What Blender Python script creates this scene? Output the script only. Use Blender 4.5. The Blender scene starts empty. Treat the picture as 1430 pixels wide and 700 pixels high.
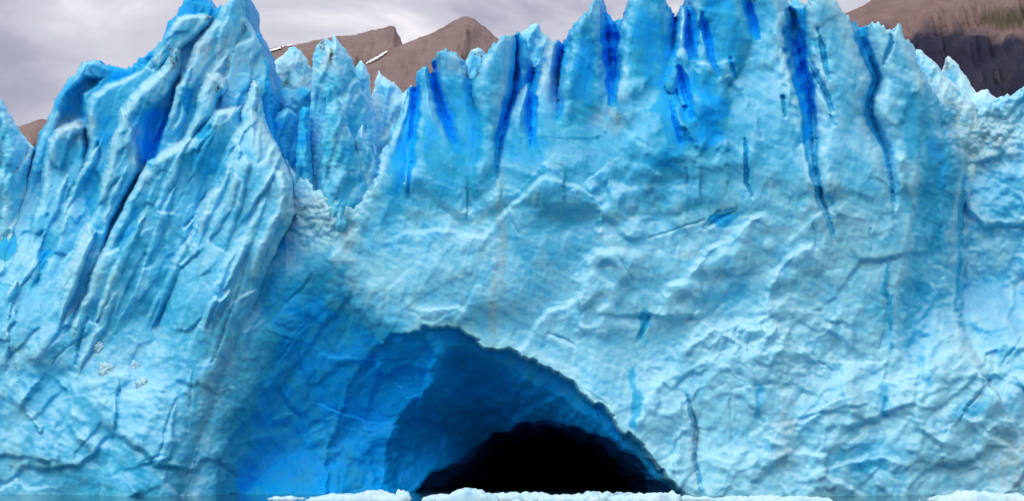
import bpy, math, random
import numpy as np

# ------------------------------------------------------------------ camera, sky, sun, exposure
scene = bpy.context.scene
COL = scene.collection
F = 2874.0                      # focal length in photograph pixels (1430 wide)
CAM_H = 8.0                     # eye height above the lake, m
V_H = 601.0                     # horizon row
cam_data = bpy.data.cameras.new("camera")
cam = bpy.data.objects.new("camera", cam_data)
COL.objects.link(cam)
cam.location = (0, 0, CAM_H)
cam.rotation_euler = (math.pi / 2, 0, 0)
cam_data.sensor_width = 36.0
cam_data.lens = 36.0 * F / 1430.0
cam_data.shift_y = (V_H - 350.0) / 1430.0
cam_data.clip_start = 1.0
cam_data.clip_end = 60000.0
scene.camera = cam

EXPOSURE = 0.62
SUN_AZ, SUN_EL = -38.0, 52.0    # degrees; azimuth measured from straight behind the camera, negative = left
SUN_STRENGTH = 1.5
SUN_ANGLE = 55.0
CLOUD = 0.48

scene.view_settings.view_transform = 'Standard'
scene.view_settings.look = 'None'
scene.view_settings.gamma = 1.0
scene.view_settings.exposure = EXPOSURE
scene.view_settings.use_curve_mapping = False
cy = scene.cycles
cy.max_bounces = 10
cy.diffuse_bounces = 7
cy.glossy_bounces = 3
cy.transmission_bounces = 4
cy.caustics_reflective = False
cy.caustics_refractive = False
cy.use_denoising = True
cy.use_adaptive_sampling = True
cy.adaptive_threshold = 0.02

to_sun = (math.sin(math.radians(SUN_AZ)) * math.cos(math.radians(SUN_EL)),
          -math.cos(math.radians(SUN_AZ)) * math.cos(math.radians(SUN_EL)),
          math.sin(math.radians(SUN_EL)))
sun_data = bpy.data.lights.new("sun", 'SUN')
sun_data.energy = SUN_STRENGTH
sun_data.angle = math.radians(SUN_ANGLE)
sun_data.color = (1.0, 0.96, 0.90)
sun = bpy.data.objects.new("sun", sun_data)
COL.objects.link(sun)
sun.location = (-200, -100, 300)
from mathutils import Vector
sun.rotation_euler = Vector(to_sun).to_track_quat('Z', 'Y').to_euler()

world = bpy.data.worlds.new("World")
scene.world = world
world.use_nodes = True
wt = world.node_tree
wt.nodes.clear()


def wn(t, **kw):
    n = wt.nodes.new(t)
    for k, v in kw.items():
        setattr(n, k, v)
    return n


w_out = wn('ShaderNodeOutputWorld')
sky = wn('ShaderNodeTexSky', sky_type='NISHITA', sun_disc=False)
sky.sun_elevation = math.radians(SUN_EL)
sky.sun_rotation = math.radians(180.0 + SUN_AZ)
w_sky = wn('ShaderNodeBackground')
w_sky.inputs['Strength'].default_value = 0.06
wt.links.new(sky.outputs[0], w_sky.inputs['Color'])
w_tc = wn('ShaderNodeTexCoord')
w_map = wn('ShaderNodeMapping')
w_map.inputs['Scale'].default_value = (1.0, 1.0, 2.2)
w_map.inputs['Location'].default_value = (0.37, 0.111, 0.12)
wt.links.new(w_tc.outputs['Generated'], w_map.inputs['Vector'])
w_n1 = wn('ShaderNodeTexNoise')
w_n1.inputs['Scale'].default_value = 6.0
w_n1.inputs['Detail'].default_value = 7.0
w_n1.inputs['Roughness'].default_value = 0.52
w_n1.inputs['Distortion'].default_value = 0.5
wt.links.new(w_map.outputs[0], w_n1.inputs['Vector'])
w_ramp = wn('ShaderNodeValToRGB')
w_ramp.color_ramp.interpolation = 'EASE'
e = w_ramp.color_ramp.elements
e[0].position, e[0].color = 0.36, (0.56, 0.55, 0.70, 1)
e[1].position, e[1].color = 0.66, (1.60, 1.54, 1.54, 1)
m_ = w_ramp.color_ramp.elements.new(0.5)
m_.color = (0.90, 0.87, 1.0, 1)
wt.links.new(w_n1.outputs['Fac'], w_ramp.inputs['Fac'])
w_cl = wn('ShaderNodeBackground')
w_cl.inputs['Strength'].default_value = CLOUD
wt.links.new(w_ramp.outputs['Color'], w_cl.inputs['Color'])
w_mix = wn('ShaderNodeMixShader')
w_mix.inputs[0].default_value = 0.9          # overcast: cloud covers nine tenths
wt.links.new(w_sky.outputs[0], w_mix.inputs[1])
wt.links.new(w_cl.outputs[0], w_mix.inputs[2])
wt.links.new(w_mix.outputs[0], w_out.inputs['Surface'])

# ------------------------------------------------------------------ numpy helpers
rng = np.random.RandomState(7)
PERM = rng.permutation(4096).astype(np.int32)
PERM2 = np.concatenate([PERM, PERM])
ANG = rng.rand(4096) * 2 * np.pi
GX, GY = np.cos(ANG), np.sin(ANG)
RA, RB = rng.rand(4096), rng.rand(4096)


def _h(ix, iy, seed):
    return PERM2[(PERM2[(ix + seed * 131) & 4095] + iy) & 4095]


def perlin(x, y, seed=0):
    x = np.asarray(x, float) + 0.137
    y = np.asarray(y, float) + 0.291
    ix = np.floor(x).astype(np.int64)
    iy = np.floor(y).astype(np.int64)
    fx, fy = x - ix, y - iy
    ux = fx * fx * fx * (fx * (fx * 6 - 15) + 10)
    uy = fy * fy * fy * (fy * (fy * 6 - 15) + 10)

    def g(a, b):
        k = _h(ix + a, iy + b, seed)
        return GX[k] * (fx - a) + GY[k] * (fy - b)
    n0 = g(0, 0) * (1 - ux) + g(1, 0) * ux
    n1 = g(0, 1) * (1 - ux) + g(1, 1) * ux
    return (n0 * (1 - uy) + n1 * uy) * 1.5


def fbm(x, y, seed=0, octs=4, rough=0.5):
    s = 0.0
    a = 1.0
    for o in range(octs):
        s = s + a * perlin(x * 2 ** o, y * 2 ** o, seed + o)
        a *= rough
    return s


def ridged(x, y, seed=0, octs=3, rough=0.5):
    s = 0.0
    a = 1.0
    for o in range(octs):
        s = s + a * (1 - 2 * np.abs(perlin(x * 2 ** o, y * 2 ** o, seed + o)))
        a *= rough
    return s


def worley(x, y, seed=0):
    ix = np.floor(x).astype(np.int64)
    iy = np.floor(y).astype(np.int64)
    f1 = np.full(x.shape, 9.0)
    f2 = np.full(x.shape, 9.0)
    cid = np.zeros(x.shape)
    for a in (-1, 0, 1):
        for b in (-1, 0, 1):
            k = _h(ix + a, iy + b, seed)
            dx = ix + a + RA[k] - x
            dy = iy + b + RB[k] - y
            d = dx * dx + dy * dy
            near = d < f1
            f2 = np.where(near, f1, np.minimum(f2, d))
            cid = np.where(near, RA[(k * 7 + 3) & 4095], cid)
            f1 = np.where(near, d, f1)
    return np.sqrt(f1), np.sqrt(f2), cid


def sstep(a, b, x):
    t = np.clip((x - a) / (b - a), 0, 1)
    return t * t * (3 - 2 * t)


def smin(a, b, k):
    h = np.clip(0.5 + 0.5 * (b - a) / k, 0, 1)
    return b * (1 - h) + a * h - k * h * (1 - h)


def poly_sdf(u, v, pts):
    """signed distance to a closed polygon, positive inside"""
    pts = np.asarray(pts, float)
    d2 = np.full(u.shape, 1e18)
    ins = np.zeros(u.shape, bool)
    n = len(pts)
    for i in range(n):
        ax, ay = pts[i]
        bx, by = pts[(i + 1) % n]
        ex, ey = bx - ax, by - ay
        wx, wy = u - ax, v - ay
        t = np.clip((wx * ex + wy * ey) / (ex * ex + ey * ey + 1e-12), 0, 1)
        d2 = np.minimum(d2, (wx - t * ex) ** 2 + (wy - t * ey) ** 2)
        if ay != by:
            c = ((ay > v) != (by > v)) & (u < ex * (v - ay) / ey + ax)
            ins ^= c
    d = np.sqrt(d2)
    return np.where(ins, d, -d)


def polyline(u, v, pts):
    """distance, side (+ = right of the direction of travel on screen), arc fraction and interpolated columns"""
    pts = np.asarray(pts, float)
    k = pts.shape[1] - 2
    seg = np.hypot(np.diff(pts[:, 0]), np.diff(pts[:, 1]))
    cum = np.concatenate([[0], np.cumsum(seg)])
    best = np.full(u.shape, 1e18)
    side = np.zeros(u.shape)
    frac = np.zeros(u.shape)
    ext = [np.zeros(u.shape) for _ in range(k)]
    for i in range(len(pts) - 1):
        ax, ay = pts[i, :2]
        ex, ey = pts[i + 1, 0] - ax, pts[i + 1, 1] - ay
        wx, wy = u - ax, v - ay
        t = np.clip((wx * ex + wy * ey) / (ex * ex + ey * ey), 0, 1)
        d2 = (wx - t * ex) ** 2 + (wy - t * ey) ** 2
        m = d2 < best
        best = np.where(m, d2, best)
        side = np.where(m, np.sign(ex * wy - ey * wx), side)
        frac = np.where(m, (cum[i] + t * seg[i]) / cum[-1], frac)
        for j in range(k):
            ext[j] = np.where(m, pts[i, 2 + j] + t * (pts[i + 1, 2 + j] - pts[i, 2 + j]), ext[j])
    return np.sqrt(best), side, frac, ext


def at(u, v, Y):
    return (u - 715.0) * Y / F, Y, CAM_H + (V_H - v) * Y / F


def bilinear(A, fi, fj):
    fi = np.clip(fi, 0, A.shape[0] - 1.001)
    fj = np.clip(fj, 0, A.shape[1] - 1.001)
    i = fi.astype(int)
    j = fj.astype(int)
    a, b = fi - i, fj - j
    return (A[i, j] * (1 - a) * (1 - b) + A[i + 1, j] * a * (1 - b) + A[i, j + 1] * (1 - a) * b + A[i + 1, j + 1] * a * b)


def mesh_object(name, verts, faces, mat, parent=None, attrs=None, normals=None, smooth=True):
    me = bpy.data.meshes.new(name)
    verts = np.asarray(verts, np.float32)
    faces = np.asarray(faces, np.int32)
    me.vertices.add(len(verts))
    me.vertices.foreach_set('co', verts.ravel())
    k = faces.shape[1]
    me.loops.add(faces.size)
    me.loops.foreach_set('vertex_index', faces.ravel())
    me.polygons.add(len(faces))
    me.polygons.foreach_set('loop_start', np.arange(0, faces.size, k, dtype=np.int32))
    me.polygons.foreach_set('loop_total', np.full(len(faces), k, np.int32))
    me.polygons.foreach_set('use_smooth', np.full(len(faces), smooth, bool))
    for an, av in (attrs or {}).items():
        at_ = me.attributes.new(an, 'FLOAT', 'POINT')
        at_.data.foreach_set('value', np.asarray(av, np.float32))
    me.update(calc_edges=True)
    if normals is not None:
        me.normals_split_custom_set_from_vertices(np.asarray(normals, np.float32))
    me.materials.append(mat)
    o = bpy.data.objects.new(name, me)
    COL.objects.link(o)
    if parent is not None:
        o.parent = parent
    return o


def tag(o, label=None, cat=None, group=None, kind=None):
    for k, v in (('label', label), ('category', cat), ('group', group), ('kind', kind)):
        if v:
            o[k] = v
    return o


# ------------------------------------------------------------------ materials
class NT:
    def __init__(self, name):
        self.m = bpy.data.materials.new(name)
        self.m.use_nodes = True
        self.t = self.m.node_tree
        self.bsdf = self.t.nodes['Principled BSDF']
        self.geo = self.n('ShaderNodeNewGeometry')

    def n(self, t, **kw):
        x = self.t.nodes.new(t)
        for k, v in kw.items():
            setattr(x, k, v)
        return x

    def l(self, a, b):
        self.t.links.new(a, b)

    def noise(self, scale, detail=4, rough=0.55, dist=0.0, stretch=(1, 1, 1)):
        mp = self.n('ShaderNodeMapping')
        mp.inputs['Scale'].default_value = stretch
        self.l(self.geo.outputs['Position'], mp.inputs['Vector'])
        x = self.n('ShaderNodeTexNoise')
        x.inputs['Scale'].default_value = scale
        x.inputs['Detail'].default_value = detail
        x.inputs['Roughness'].default_value = rough
        x.inputs['Distortion'].default_value = dist
        self.l(mp.outputs[0], x.inputs['Vector'])
        return x.outputs['Fac']

    def ramp(self, fac, stops):
        r = self.n('ShaderNodeValToRGB')
        el = r.color_ramp.elements
        while len(el) < len(stops):
            el.new(0.5)
        for i, (p, c) in enumerate(stops):
            el[i].position = p
            el[i].color = (*c, 1) if len(c) == 3 else c
        self.l(fac, r.inputs['Fac'])
        return r.outputs['Color']

    def mix(self, fac, a, b, mode='MIX'):
        x = self.n('ShaderNodeMix', data_type='RGBA', blend_type=mode)
        for sock, val in ((x.inputs[0], fac), (x.inputs[6], a), (x.inputs[7], b)):
            if isinstance(val, (int, float)):
                sock.default_value = val
            elif isinstance(val, tuple):
                sock.default_value = (*val, 1)
            else:
                self.l(val, sock)
        return x.outputs[2]

    def math(self, op, a, b=0.0, clamp=False):
        x = self.n('ShaderNodeMath', operation=op, use_clamp=clamp)
        for s, val in ((x.inputs[0], a), (x.inputs[1], b)):
            if isinstance(val, (int, float)):
                s.default_value = val
            else:
                self.l(val, s)
        return x.outputs[0]

    def attr(self, name):
        x = self.n('ShaderNodeAttribute', attribute_name=name)
        return x.outputs['Fac']

    def bump(self, h, strength, dist):
        b = self.n('ShaderNodeBump')
        b.inputs['Strength'].default_value = strength
        b.inputs['Distance'].default_value = dist
        self.l(h, b.inputs['Height'])
        self.l(b.outputs[0], self.bsdf.inputs['Normal'])


def ice_material(name, crust, mid, blue, dirt_on=True, sss=0.5, frost=0.45):
    t = NT(name)
    big = t.noise(0.09, 5, 0.6, 0.6)
    med = t.noise(0.55, 6, 0.62, 0.4, (1, 1, 0.7))
    fine = t.noise(3.2, 5, 0.6, 0.2)
    clear_shade = t.attr('clear_shade')  # clear blue ice, plus shade painted into the colour
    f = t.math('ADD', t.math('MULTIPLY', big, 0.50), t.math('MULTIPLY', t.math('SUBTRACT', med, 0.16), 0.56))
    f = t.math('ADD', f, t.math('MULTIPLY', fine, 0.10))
    f = t.math('ADD', f, t.math('MULTIPLY', clear_shade, 0.50))
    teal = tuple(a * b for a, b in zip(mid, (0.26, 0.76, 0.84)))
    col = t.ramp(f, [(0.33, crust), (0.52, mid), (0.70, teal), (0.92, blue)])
    if frost:
        sx = t.n('ShaderNodeSeparateXYZ')
        t.l(t.geo.outputs['Normal'], sx.inputs[0])
        up = t.n('ShaderNodeMapRange', interpolation_type='SMOOTHSTEP')
        up.inputs['From Min'].default_value = 0.08
        up.inputs['From Max'].default_value = 0.75
        t.l(t.math('ADD', sx.outputs['Z'], t.math('MULTIPLY', t.math('SUBTRACT', med, 0.5), 0.5)), up.inputs['Value'])
        keep = t.math('SUBTRACT', 1.0, t.math('MULTIPLY', clear_shade, 2.0), True)
        col = t.mix(t.math('MULTIPLY', t.math('MULTIPLY', up.outputs[0], frost), keep), col, (0.58, 0.82, 0.92))  # frost on upward faces, with top light on rims painted in
    if dirt_on:
        dm = t.math('MULTIPLY', t.attr('dirt'), t.ramp(t.noise(2.2, 5, 0.7), [(0.42, (0, 0, 0)), (0.58, (1, 1, 1))]), True)
        col = t.mix(dm, col, (0.055, 0.04, 0.03))
        dust = t.math('MULTIPLY', t.attr('dust'), t.ramp(t.noise(1.1, 6, 0.7, 0.0, (1.6, 1, 0.5)), [(0.35, (0, 0, 0)), (0.7, (1, 1, 1))]), True)
        col = t.mix(t.math('MULTIPLY', dust, 0.75), col, (0.42, 0.38, 0.33))
    t.l(col, t.bsdf.inputs['Base Color'])
    t.bsdf.inputs['Roughness'].default_value = 0.42
    t.bsdf.inputs['IOR'].default_value = 1.31
    t.bsdf.inputs['Specular IOR Level'].default_value = 0.18
    t.bsdf.subsurface_method = 'RANDOM_WALK'
    t.bsdf.inputs['Subsurface Weight'].default_value = sss
    t.bsdf.inputs['Subsurface Radius'].default_value = (0.12, 0.6, 1.5)
    t.bsdf.inputs['Subsurface Scale'].default_value = 0.8
    h = t.math('ADD', t.math('MULTIPLY', t.noise(2.4, 6, 0.65, 0.3), 0.7), t.math('MULTIPLY', t.noise(9.0, 4, 0.6), 0.4))
    t.bump(h, 0.45, 0.14)
    return t.m


M = {}
M['ice'] = ice_material('glacier_ice', (0.28, 0.68, 0.85), (0.095, 0.55, 0.84), (0.003, 0.39, 0.97))
M['serac'] = ice_material('serac_ice', (0.50, 0.81, 0.91), (0.20, 0.67, 0.90), (0.005, 0.43, 0.98))
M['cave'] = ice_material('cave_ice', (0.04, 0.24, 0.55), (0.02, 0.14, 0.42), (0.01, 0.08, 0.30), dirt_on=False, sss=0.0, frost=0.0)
M['floe'] = ice_material('floe_ice', (0.66, 0.84, 0.91), (0.46, 0.76, 0.88), (0.22, 0.60, 0.82))

t = NT('lake_water')
t.bsdf.inputs['Base Color'].default_value = (0.012, 0.06, 0.075, 1)
t.bsdf.inputs['Roughness'].default_value = 0.08
t.bsdf.inputs['IOR'].default_value = 1.33
t.bump(t.math('ADD', t.noise(0.9, 4, 0.55), t.math('MULTIPLY', t.noise(5.0, 3, 0.5), 0.25)), 0.35, 0.12)
M['water'] = t.m


def rock_material(name, a, b, c, scale, forest=None):
    t = NT(name)
    col = t.ramp(t.math('ADD', t.math('MULTIPLY', t.noise(scale, 9, 0.7, 0.8, (1, 1, 2.2)), 0.6), t.math('MULTIPLY', t.noise(scale * 6, 6, 0.7), 0.4)), [(0.3, a), (0.5, b), (0.7, c)])
    if forest:
        z = t.n('ShaderNodeSeparateXYZ')
        t.l(t.geo.outputs['Position'], z.inputs[0])
        hh = t.math('ADD', z.outputs['Z'], t.math('MULTIPLY', t.math('SUBTRACT', t.noise(scale * 1.2, 7, 0.6), 0.5), forest[2]))
        mask = t.n('ShaderNodeMapRange')
        mask.inputs['From Min'].default_value = forest[0] + forest[1]
        mask.inputs['From Max'].default_value = forest[0] - forest[1]
        t.l(hh, mask.inputs['Value'])
        fcol = t.ramp(t.noise(scale * 3, 7, 0.65), [(0.35, (0.045, 0.048, 0.095)), (0.55, (0.07, 0.068, 0.11)), (0.72, (0.14, 0.115, 0.15))])
        col = t.mix(mask.outputs[0], col, fcol)
        g = t.math('MULTIPLY', t.attr('grass'), 1.0, True)
        col = t.mix(g, col, t.ramp(t.noise(scale * 4, 6, 0.6), [(0.35, (0.13, 0.115, 0.075)), (0.65, (0.24, 0.19, 0.13))]))
    t.l(col, t.bsdf.inputs['Base Color'])
    t.bsdf.inputs['Roughness'].default_value = 0.95
    t.bsdf.inputs['Specular IOR Level'].default_value = 0.1
    t.bump(t.noise(scale * 5, 9, 0.72), 1.0, 0.14 / scale)
    return t.m


M['rock'] = rock_material('brown_rock', (0.27, 0.20, 0.195), (0.38, 0.285, 0.27), (0.47, 0.36, 0.335), 0.006)
M['rock_dark'] = rock_material('forested_rock', (0.28, 0.195, 0.185), (0.40, 0.28, 0.26), (0.52, 0.38, 0.34), 0.005, forest=(556.0, 18.0, 230.0))
t = NT('snow')
t.l(t.ramp(t.noise(0.05, 4), [(0.3, (0.78, 0.76, 0.74)), (0.7, (0.9, 0.88, 0.86))]), t.bsdf.inputs['Base Color'])
M['snow'] = t.m
t = NT('snow_clump')
t.l(t.ramp(t.noise(1.2, 5), [(0.3, (0.36, 0.70, 0.84)), (0.7, (0.55, 0.81, 0.91))]), t.bsdf.inputs['Base Color'])
t.bsdf.inputs['Roughness'].default_value = 0.8
M['frost'] = t.m

# ------------------------------------------------------------------ water
gx = np.array([-9000, -3000, -800, -200, 0, 200, 800, 3000, 9000.0])
gy = np.array([-3000, -500, 0, 100, 200, 300, 500, 1500, 6000, 14000.0])
W = [(x, y, 0.0) for y in gy for x in gx]
nx = len(gx)
Wf = [(j * nx + i, j * nx + i + 1, (j + 1) * nx + i + 1, (j + 1) * nx + i) for j in range(len(gy) - 1) for i in range(nx - 1)]
tag(mesh_object('water', W, Wf, M['water']), 'dark teal lake water at the foot of the ice cliff', kind='structure')


# ------------------------------------------------------------------ mountains
def mountain(name, crest, Y, slope, mat, label, gully, seed, base_v=330, patches=(), grass=None):
    """crest = (u,v) silhouette; real slopes run forward and back from it"""
    crest = np.asarray(crest, float)
    nu, nt = 260, 110
    us = np.linspace(crest[0, 0], crest[-1, 0], nu)
    vs = np.interp(us, crest[:, 0], crest[:, 1])
    vs = vs + 1.1 * fbm(us / 9.0, us * 0 + seed, seed, 4, 0.6)
    X0, _, Z0 = at(us, vs, Y)
    t = np.linspace(-0.5, 1.0, nt)
    t = np.sort(np.sign(t) * np.abs(t) ** 1.25)
    T, X = np.meshgrid(t, X0, indexing='ij')
    Zc = np.broadcast_to(Z0, T.shape)
    run = Zc / math.tan(math.radians(slope))
    s = Y / F
    Yv = Y - run * T
    k = 1.0 / (60 * s)
    rg = ridged(X * k + 0.2 * T, Yv * k * 0.35, seed + 5, 4, 0.5)
    fade = np.clip(np.abs(T) * 6, 0, 1)
    Zv = Zc * (1 - np.abs(T)) + gully * (rg - 0.4) * fade * np.clip((1 - np.abs(T)) * 3, 0, 1)
    Zv += 0.3 * gully * fbm(X * k * 4, Yv * k * 4, seed + 20, 4, 0.55) * fade
    # strata benches
    Zv += 0.22 * gully * np.sin(Zv / (9 * s) + 2 * rg) * fade
    P = np.stack([X, Yv, Zv], -1)
    idx = np.arange(nt * nu).reshape(nt, nu)
    fc = np.stack([idx[:-1, :-1], idx[:-1, 1:], idx[1:, 1:], idx[1:, :-1]], -1).reshape(-1, 4)
    fc = fc[:, ::-1]
    U = 715 + P[..., 0] / P[..., 1] * F
    V = V_H - (P[..., 2] - CAM_H) / P[..., 1] * F
    g = np.zeros(U.shape)
    if grass is not None:
        g = sstep(-2, 4, poly_sdf(U, V, grass) + 4 * fbm(X * k * 3, Yv * k * 3, 91, 4))
    o = mesh_object(name, P.reshape(-1, 3), fc, mat, attrs={'grass': g.ravel()})
    tag(o, label, kind='structure')
    front = (T > 0.0)
    for poly in patches:
        d = poly_sdf(U, V, poly) + 0.3 * fbm(X * k * 8, Yv * k * 8, 33, 3)
        keep = ((d > -0.3) & front)
        cell = keep[:-1, :-1] & keep[:-1, 1:] & keep[1:, 1:] & keep[1:, :-1]
        if not cell.any():
            continue
        cf = idx[:-1, :-1][cell]
        ff = np.stack([cf + nu, cf + nu + 1, cf + 1, cf], -1)
        used, inv = np.unique(ff, return_inverse=True)
        q = P.reshape(-1, 3)[used] + np.array([0, -3.0, 2.0])
        mesh_object('snow_patch', q, inv.reshape(-1, 4), M['snow'], o)
    return o


mountain('mountain', [(280, 110), (330, 88), (368, 68), (385, 65), (410, 62), (440, 56), (470, 50), (498, 48), (515, 43), (530, 39), (548, 35), (552, 36), (554, 44), (559, 52), (561, 60), (580, 72), (640, 100), (700, 130)],
         4200.0, 40, M['rock'], 'brown rocky ridge ending in a blunt cliff, a snow strip at its foot', 38, 3,
         patches=[[(371, 71), (385, 67), (402, 64), (414, 61), (416, 63), (400, 68), (385, 72), (371, 76)]])
mountain('mountain', [(430, 150), (480, 112), (515, 86), (540, 72), (561, 61), (590, 50), (612, 41), (630, 30), (642, 24), (650, 22), (662, 25), (672, 33), (684, 42), (697, 55), (720, 75), (760, 100), (820, 140), (880, 170)],
         3600.0, 36, M['rock'], 'brown cone shaped rocky peak with a thin slanting snow patch', 28, 11,
         patches=[[(509, 90), (520, 84), (532, 77), (541, 72), (543, 74), (532, 82), (520, 89), (510, 93)]])
mountain('mountain', [(-140, 150), (-60, 158), (0, 172), (28, 176), (45, 170), (58, 165), (80, 168), (120, 190), (170, 230)],
         3900.0, 36, M['rock'], 'low brown hill slope glimpsed past the lone ice tower', 24, 17)
mountain('mountain', [(1080, 60), (1120, 38), (1160, 22), (1186, 16), (1203, 8), (1218, -1), (1240, -10), (1280, -25), (1330, -45), (1400, -60), (1480, -75), (1560, -70)],
         3000.0, 34, M['rock_dark'], 'reddish brown mountain flank with dark forested cliffs below', 24, 23,
         patches=[[(1347, 38), (1354, 37), (1356, 42), (1350, 43)]],
         grass=[(1362, 32), (1385, 14), (1440, 4), (1480, 6), (1480, 26), (1420, 38), (1400, 44), (1376, 34)])

# ------------------------------------------------------------------ glacier front: relief field
DU = 1.5
U1 = np.arange(-48, 1482, DU)
V1 = np.arange(-84, 726, DU)
Vg, Ug = np.meshgrid(V1, U1, indexing='ij')

wu = Ug + 5.0 * perlin(Ug / 55, Vg / 55, 1) + 2.6 * perlin(Ug / 19, Vg / 19, 2) + 1.2 * perlin(Ug / 7, Vg / 7, 3)
wv = Vg + 5.0 * perlin(Ug / 55, Vg / 55, 4) + 2.6 * perlin(Ug / 19, Vg / 19, 5) + 1.2 * perlin(Ug / 7, Vg / 7, 6)
# light warp for silhouettes
su = Ug + 2.0 * perlin(Ug / 16, Vg / 16, 7) + 1.3 * perlin(Ug / 6, Vg / 6, 8) + 3.0 * perlin(Ug / 10, Vg / 30, 221) * (Vg < 340)
sv = Vg + 2.0 * perlin(Ug / 16, Vg / 16, 9) + 1.3 * perlin(Ug / 6, Vg / 6, 10) + 7.0 * (np.abs(perlin(Ug / 8, Vg / 60, 222)) - 0.25) * (Vg < 340)

SIL = [(-60, 440), (-20, 372), (0, 335), (20, 305), (35, 250), (50, 205), (65, 170), (75, 140), (92, 115), (113, 89), (130, 83), (150, 90),
       (172, 96), (185, 92), (210, 74), (225, 55), (236, 32), (250, 10), (262, -2), (272, -16), (280, -18), (291, 0), (300, 15), (312, 8), (322, -4),
       (334, -16), (341, -10), (345, 15), (357, 45), (368, 62), (376, 95), (380, 130), (383, 175),
       (392, 208), (410, 240), (430, 252), (450, 272), (475, 279), (492, 292), (500, 285), (512, 268), (522, 256),
       (531, 222), (545, 190), (559, 152), (567, 128), (575, 118), (580, 128), (582, 108), (585, 98), (593, 89), (600, 97), (604, 108), (605, 84), (611, 74),
       (625, 69), (636, 73), (646, 84), (652, 95), (658, 112), (666, 96), (676, 76), (690, 60), (702, 50), (712, 47), (717, 50), (722, 43), (727, 43), (732, 50), (738, 72),
       (746, 100), (754, 86), (762, 66), (770, 59), (787, 59), (794, 42), (805, 30), (815, 22), (827, 8), (837, -4), (843, 8), (848, 20), (856, 29), (868, 26), (874, 12),
       (879, 0), (888, -12), (900, -22), (918, -18), (931, 0), (938, 16), (944, 28), (948, 14), (952, 6), (960, 12), (963, 6), (966, -20), (985, -48), (1010, -60), (1032, -48),
       (1048, -30), (1060, -38), (1078, -22), (1096, -4), (1108, 6), (1120, 9), (1131, 4), (1136, -8), (1146, -16), (1156, -10), (1167, 4),
       (1177, 17), (1190, 28), (1203, 38), (1212, 36), (1219, 31), (1228, 33), (1238, 40), (1248, 44), (1252, 34), (1256, 31), (1260, 42), (1270, 58), (1277, 73), (1290, 106), (1305, 130),
       (1318, 152), (1330, 153), (1345, 148), (1360, 146), (1378, 141), (1394, 143), (1400, 134), (1405, 130), (1414, 136), (1424, 128), (1440, 118), (1490, 122),
       (1490, 740), (-60, 740)]
HOLE = [(556, 740), (566, 705), (577, 689), (600, 665), (640, 641), (680, 615), (702, 601), (720, 592), (745, 589), (770, 587), (785, 593), (800, 598), (830, 606),
        (848, 612), (862, 621), (885, 640), (898, 650), (912, 662), (930, 680), (946, 700), (958, 740)]
d_sil = poly_sdf(su, sv, SIL)
hu = Ug + 5.0 * perlin(Ug / 22, Vg / 22, 12) + 1.2 * perlin(Ug / 8, Vg / 8, 13)
hv = Vg + 5.0 * perlin(Ug / 22, Vg / 22, 14) + 1.2 * perlin(Ug / 8, Vg / 8, 15)
d_hole = poly_sdf(hu, hv, HOLE)
mask = np.minimum(d_sil, -d_hole)

# body: leans back towards the top, falls away to the left and the right
body = 250.0 + 9.0 * (693 - Vg) / 693
body = body + np.clip(300 - Ug, 0, None) * 0.018 + np.clip(Ug - 1050, 0, None) * 0.010
body = body + 1.6 * perlin(Ug / 210, Vg / 210, 21) + 0.9 * perlin(Ug / 90, Vg / 120, 22)

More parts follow.
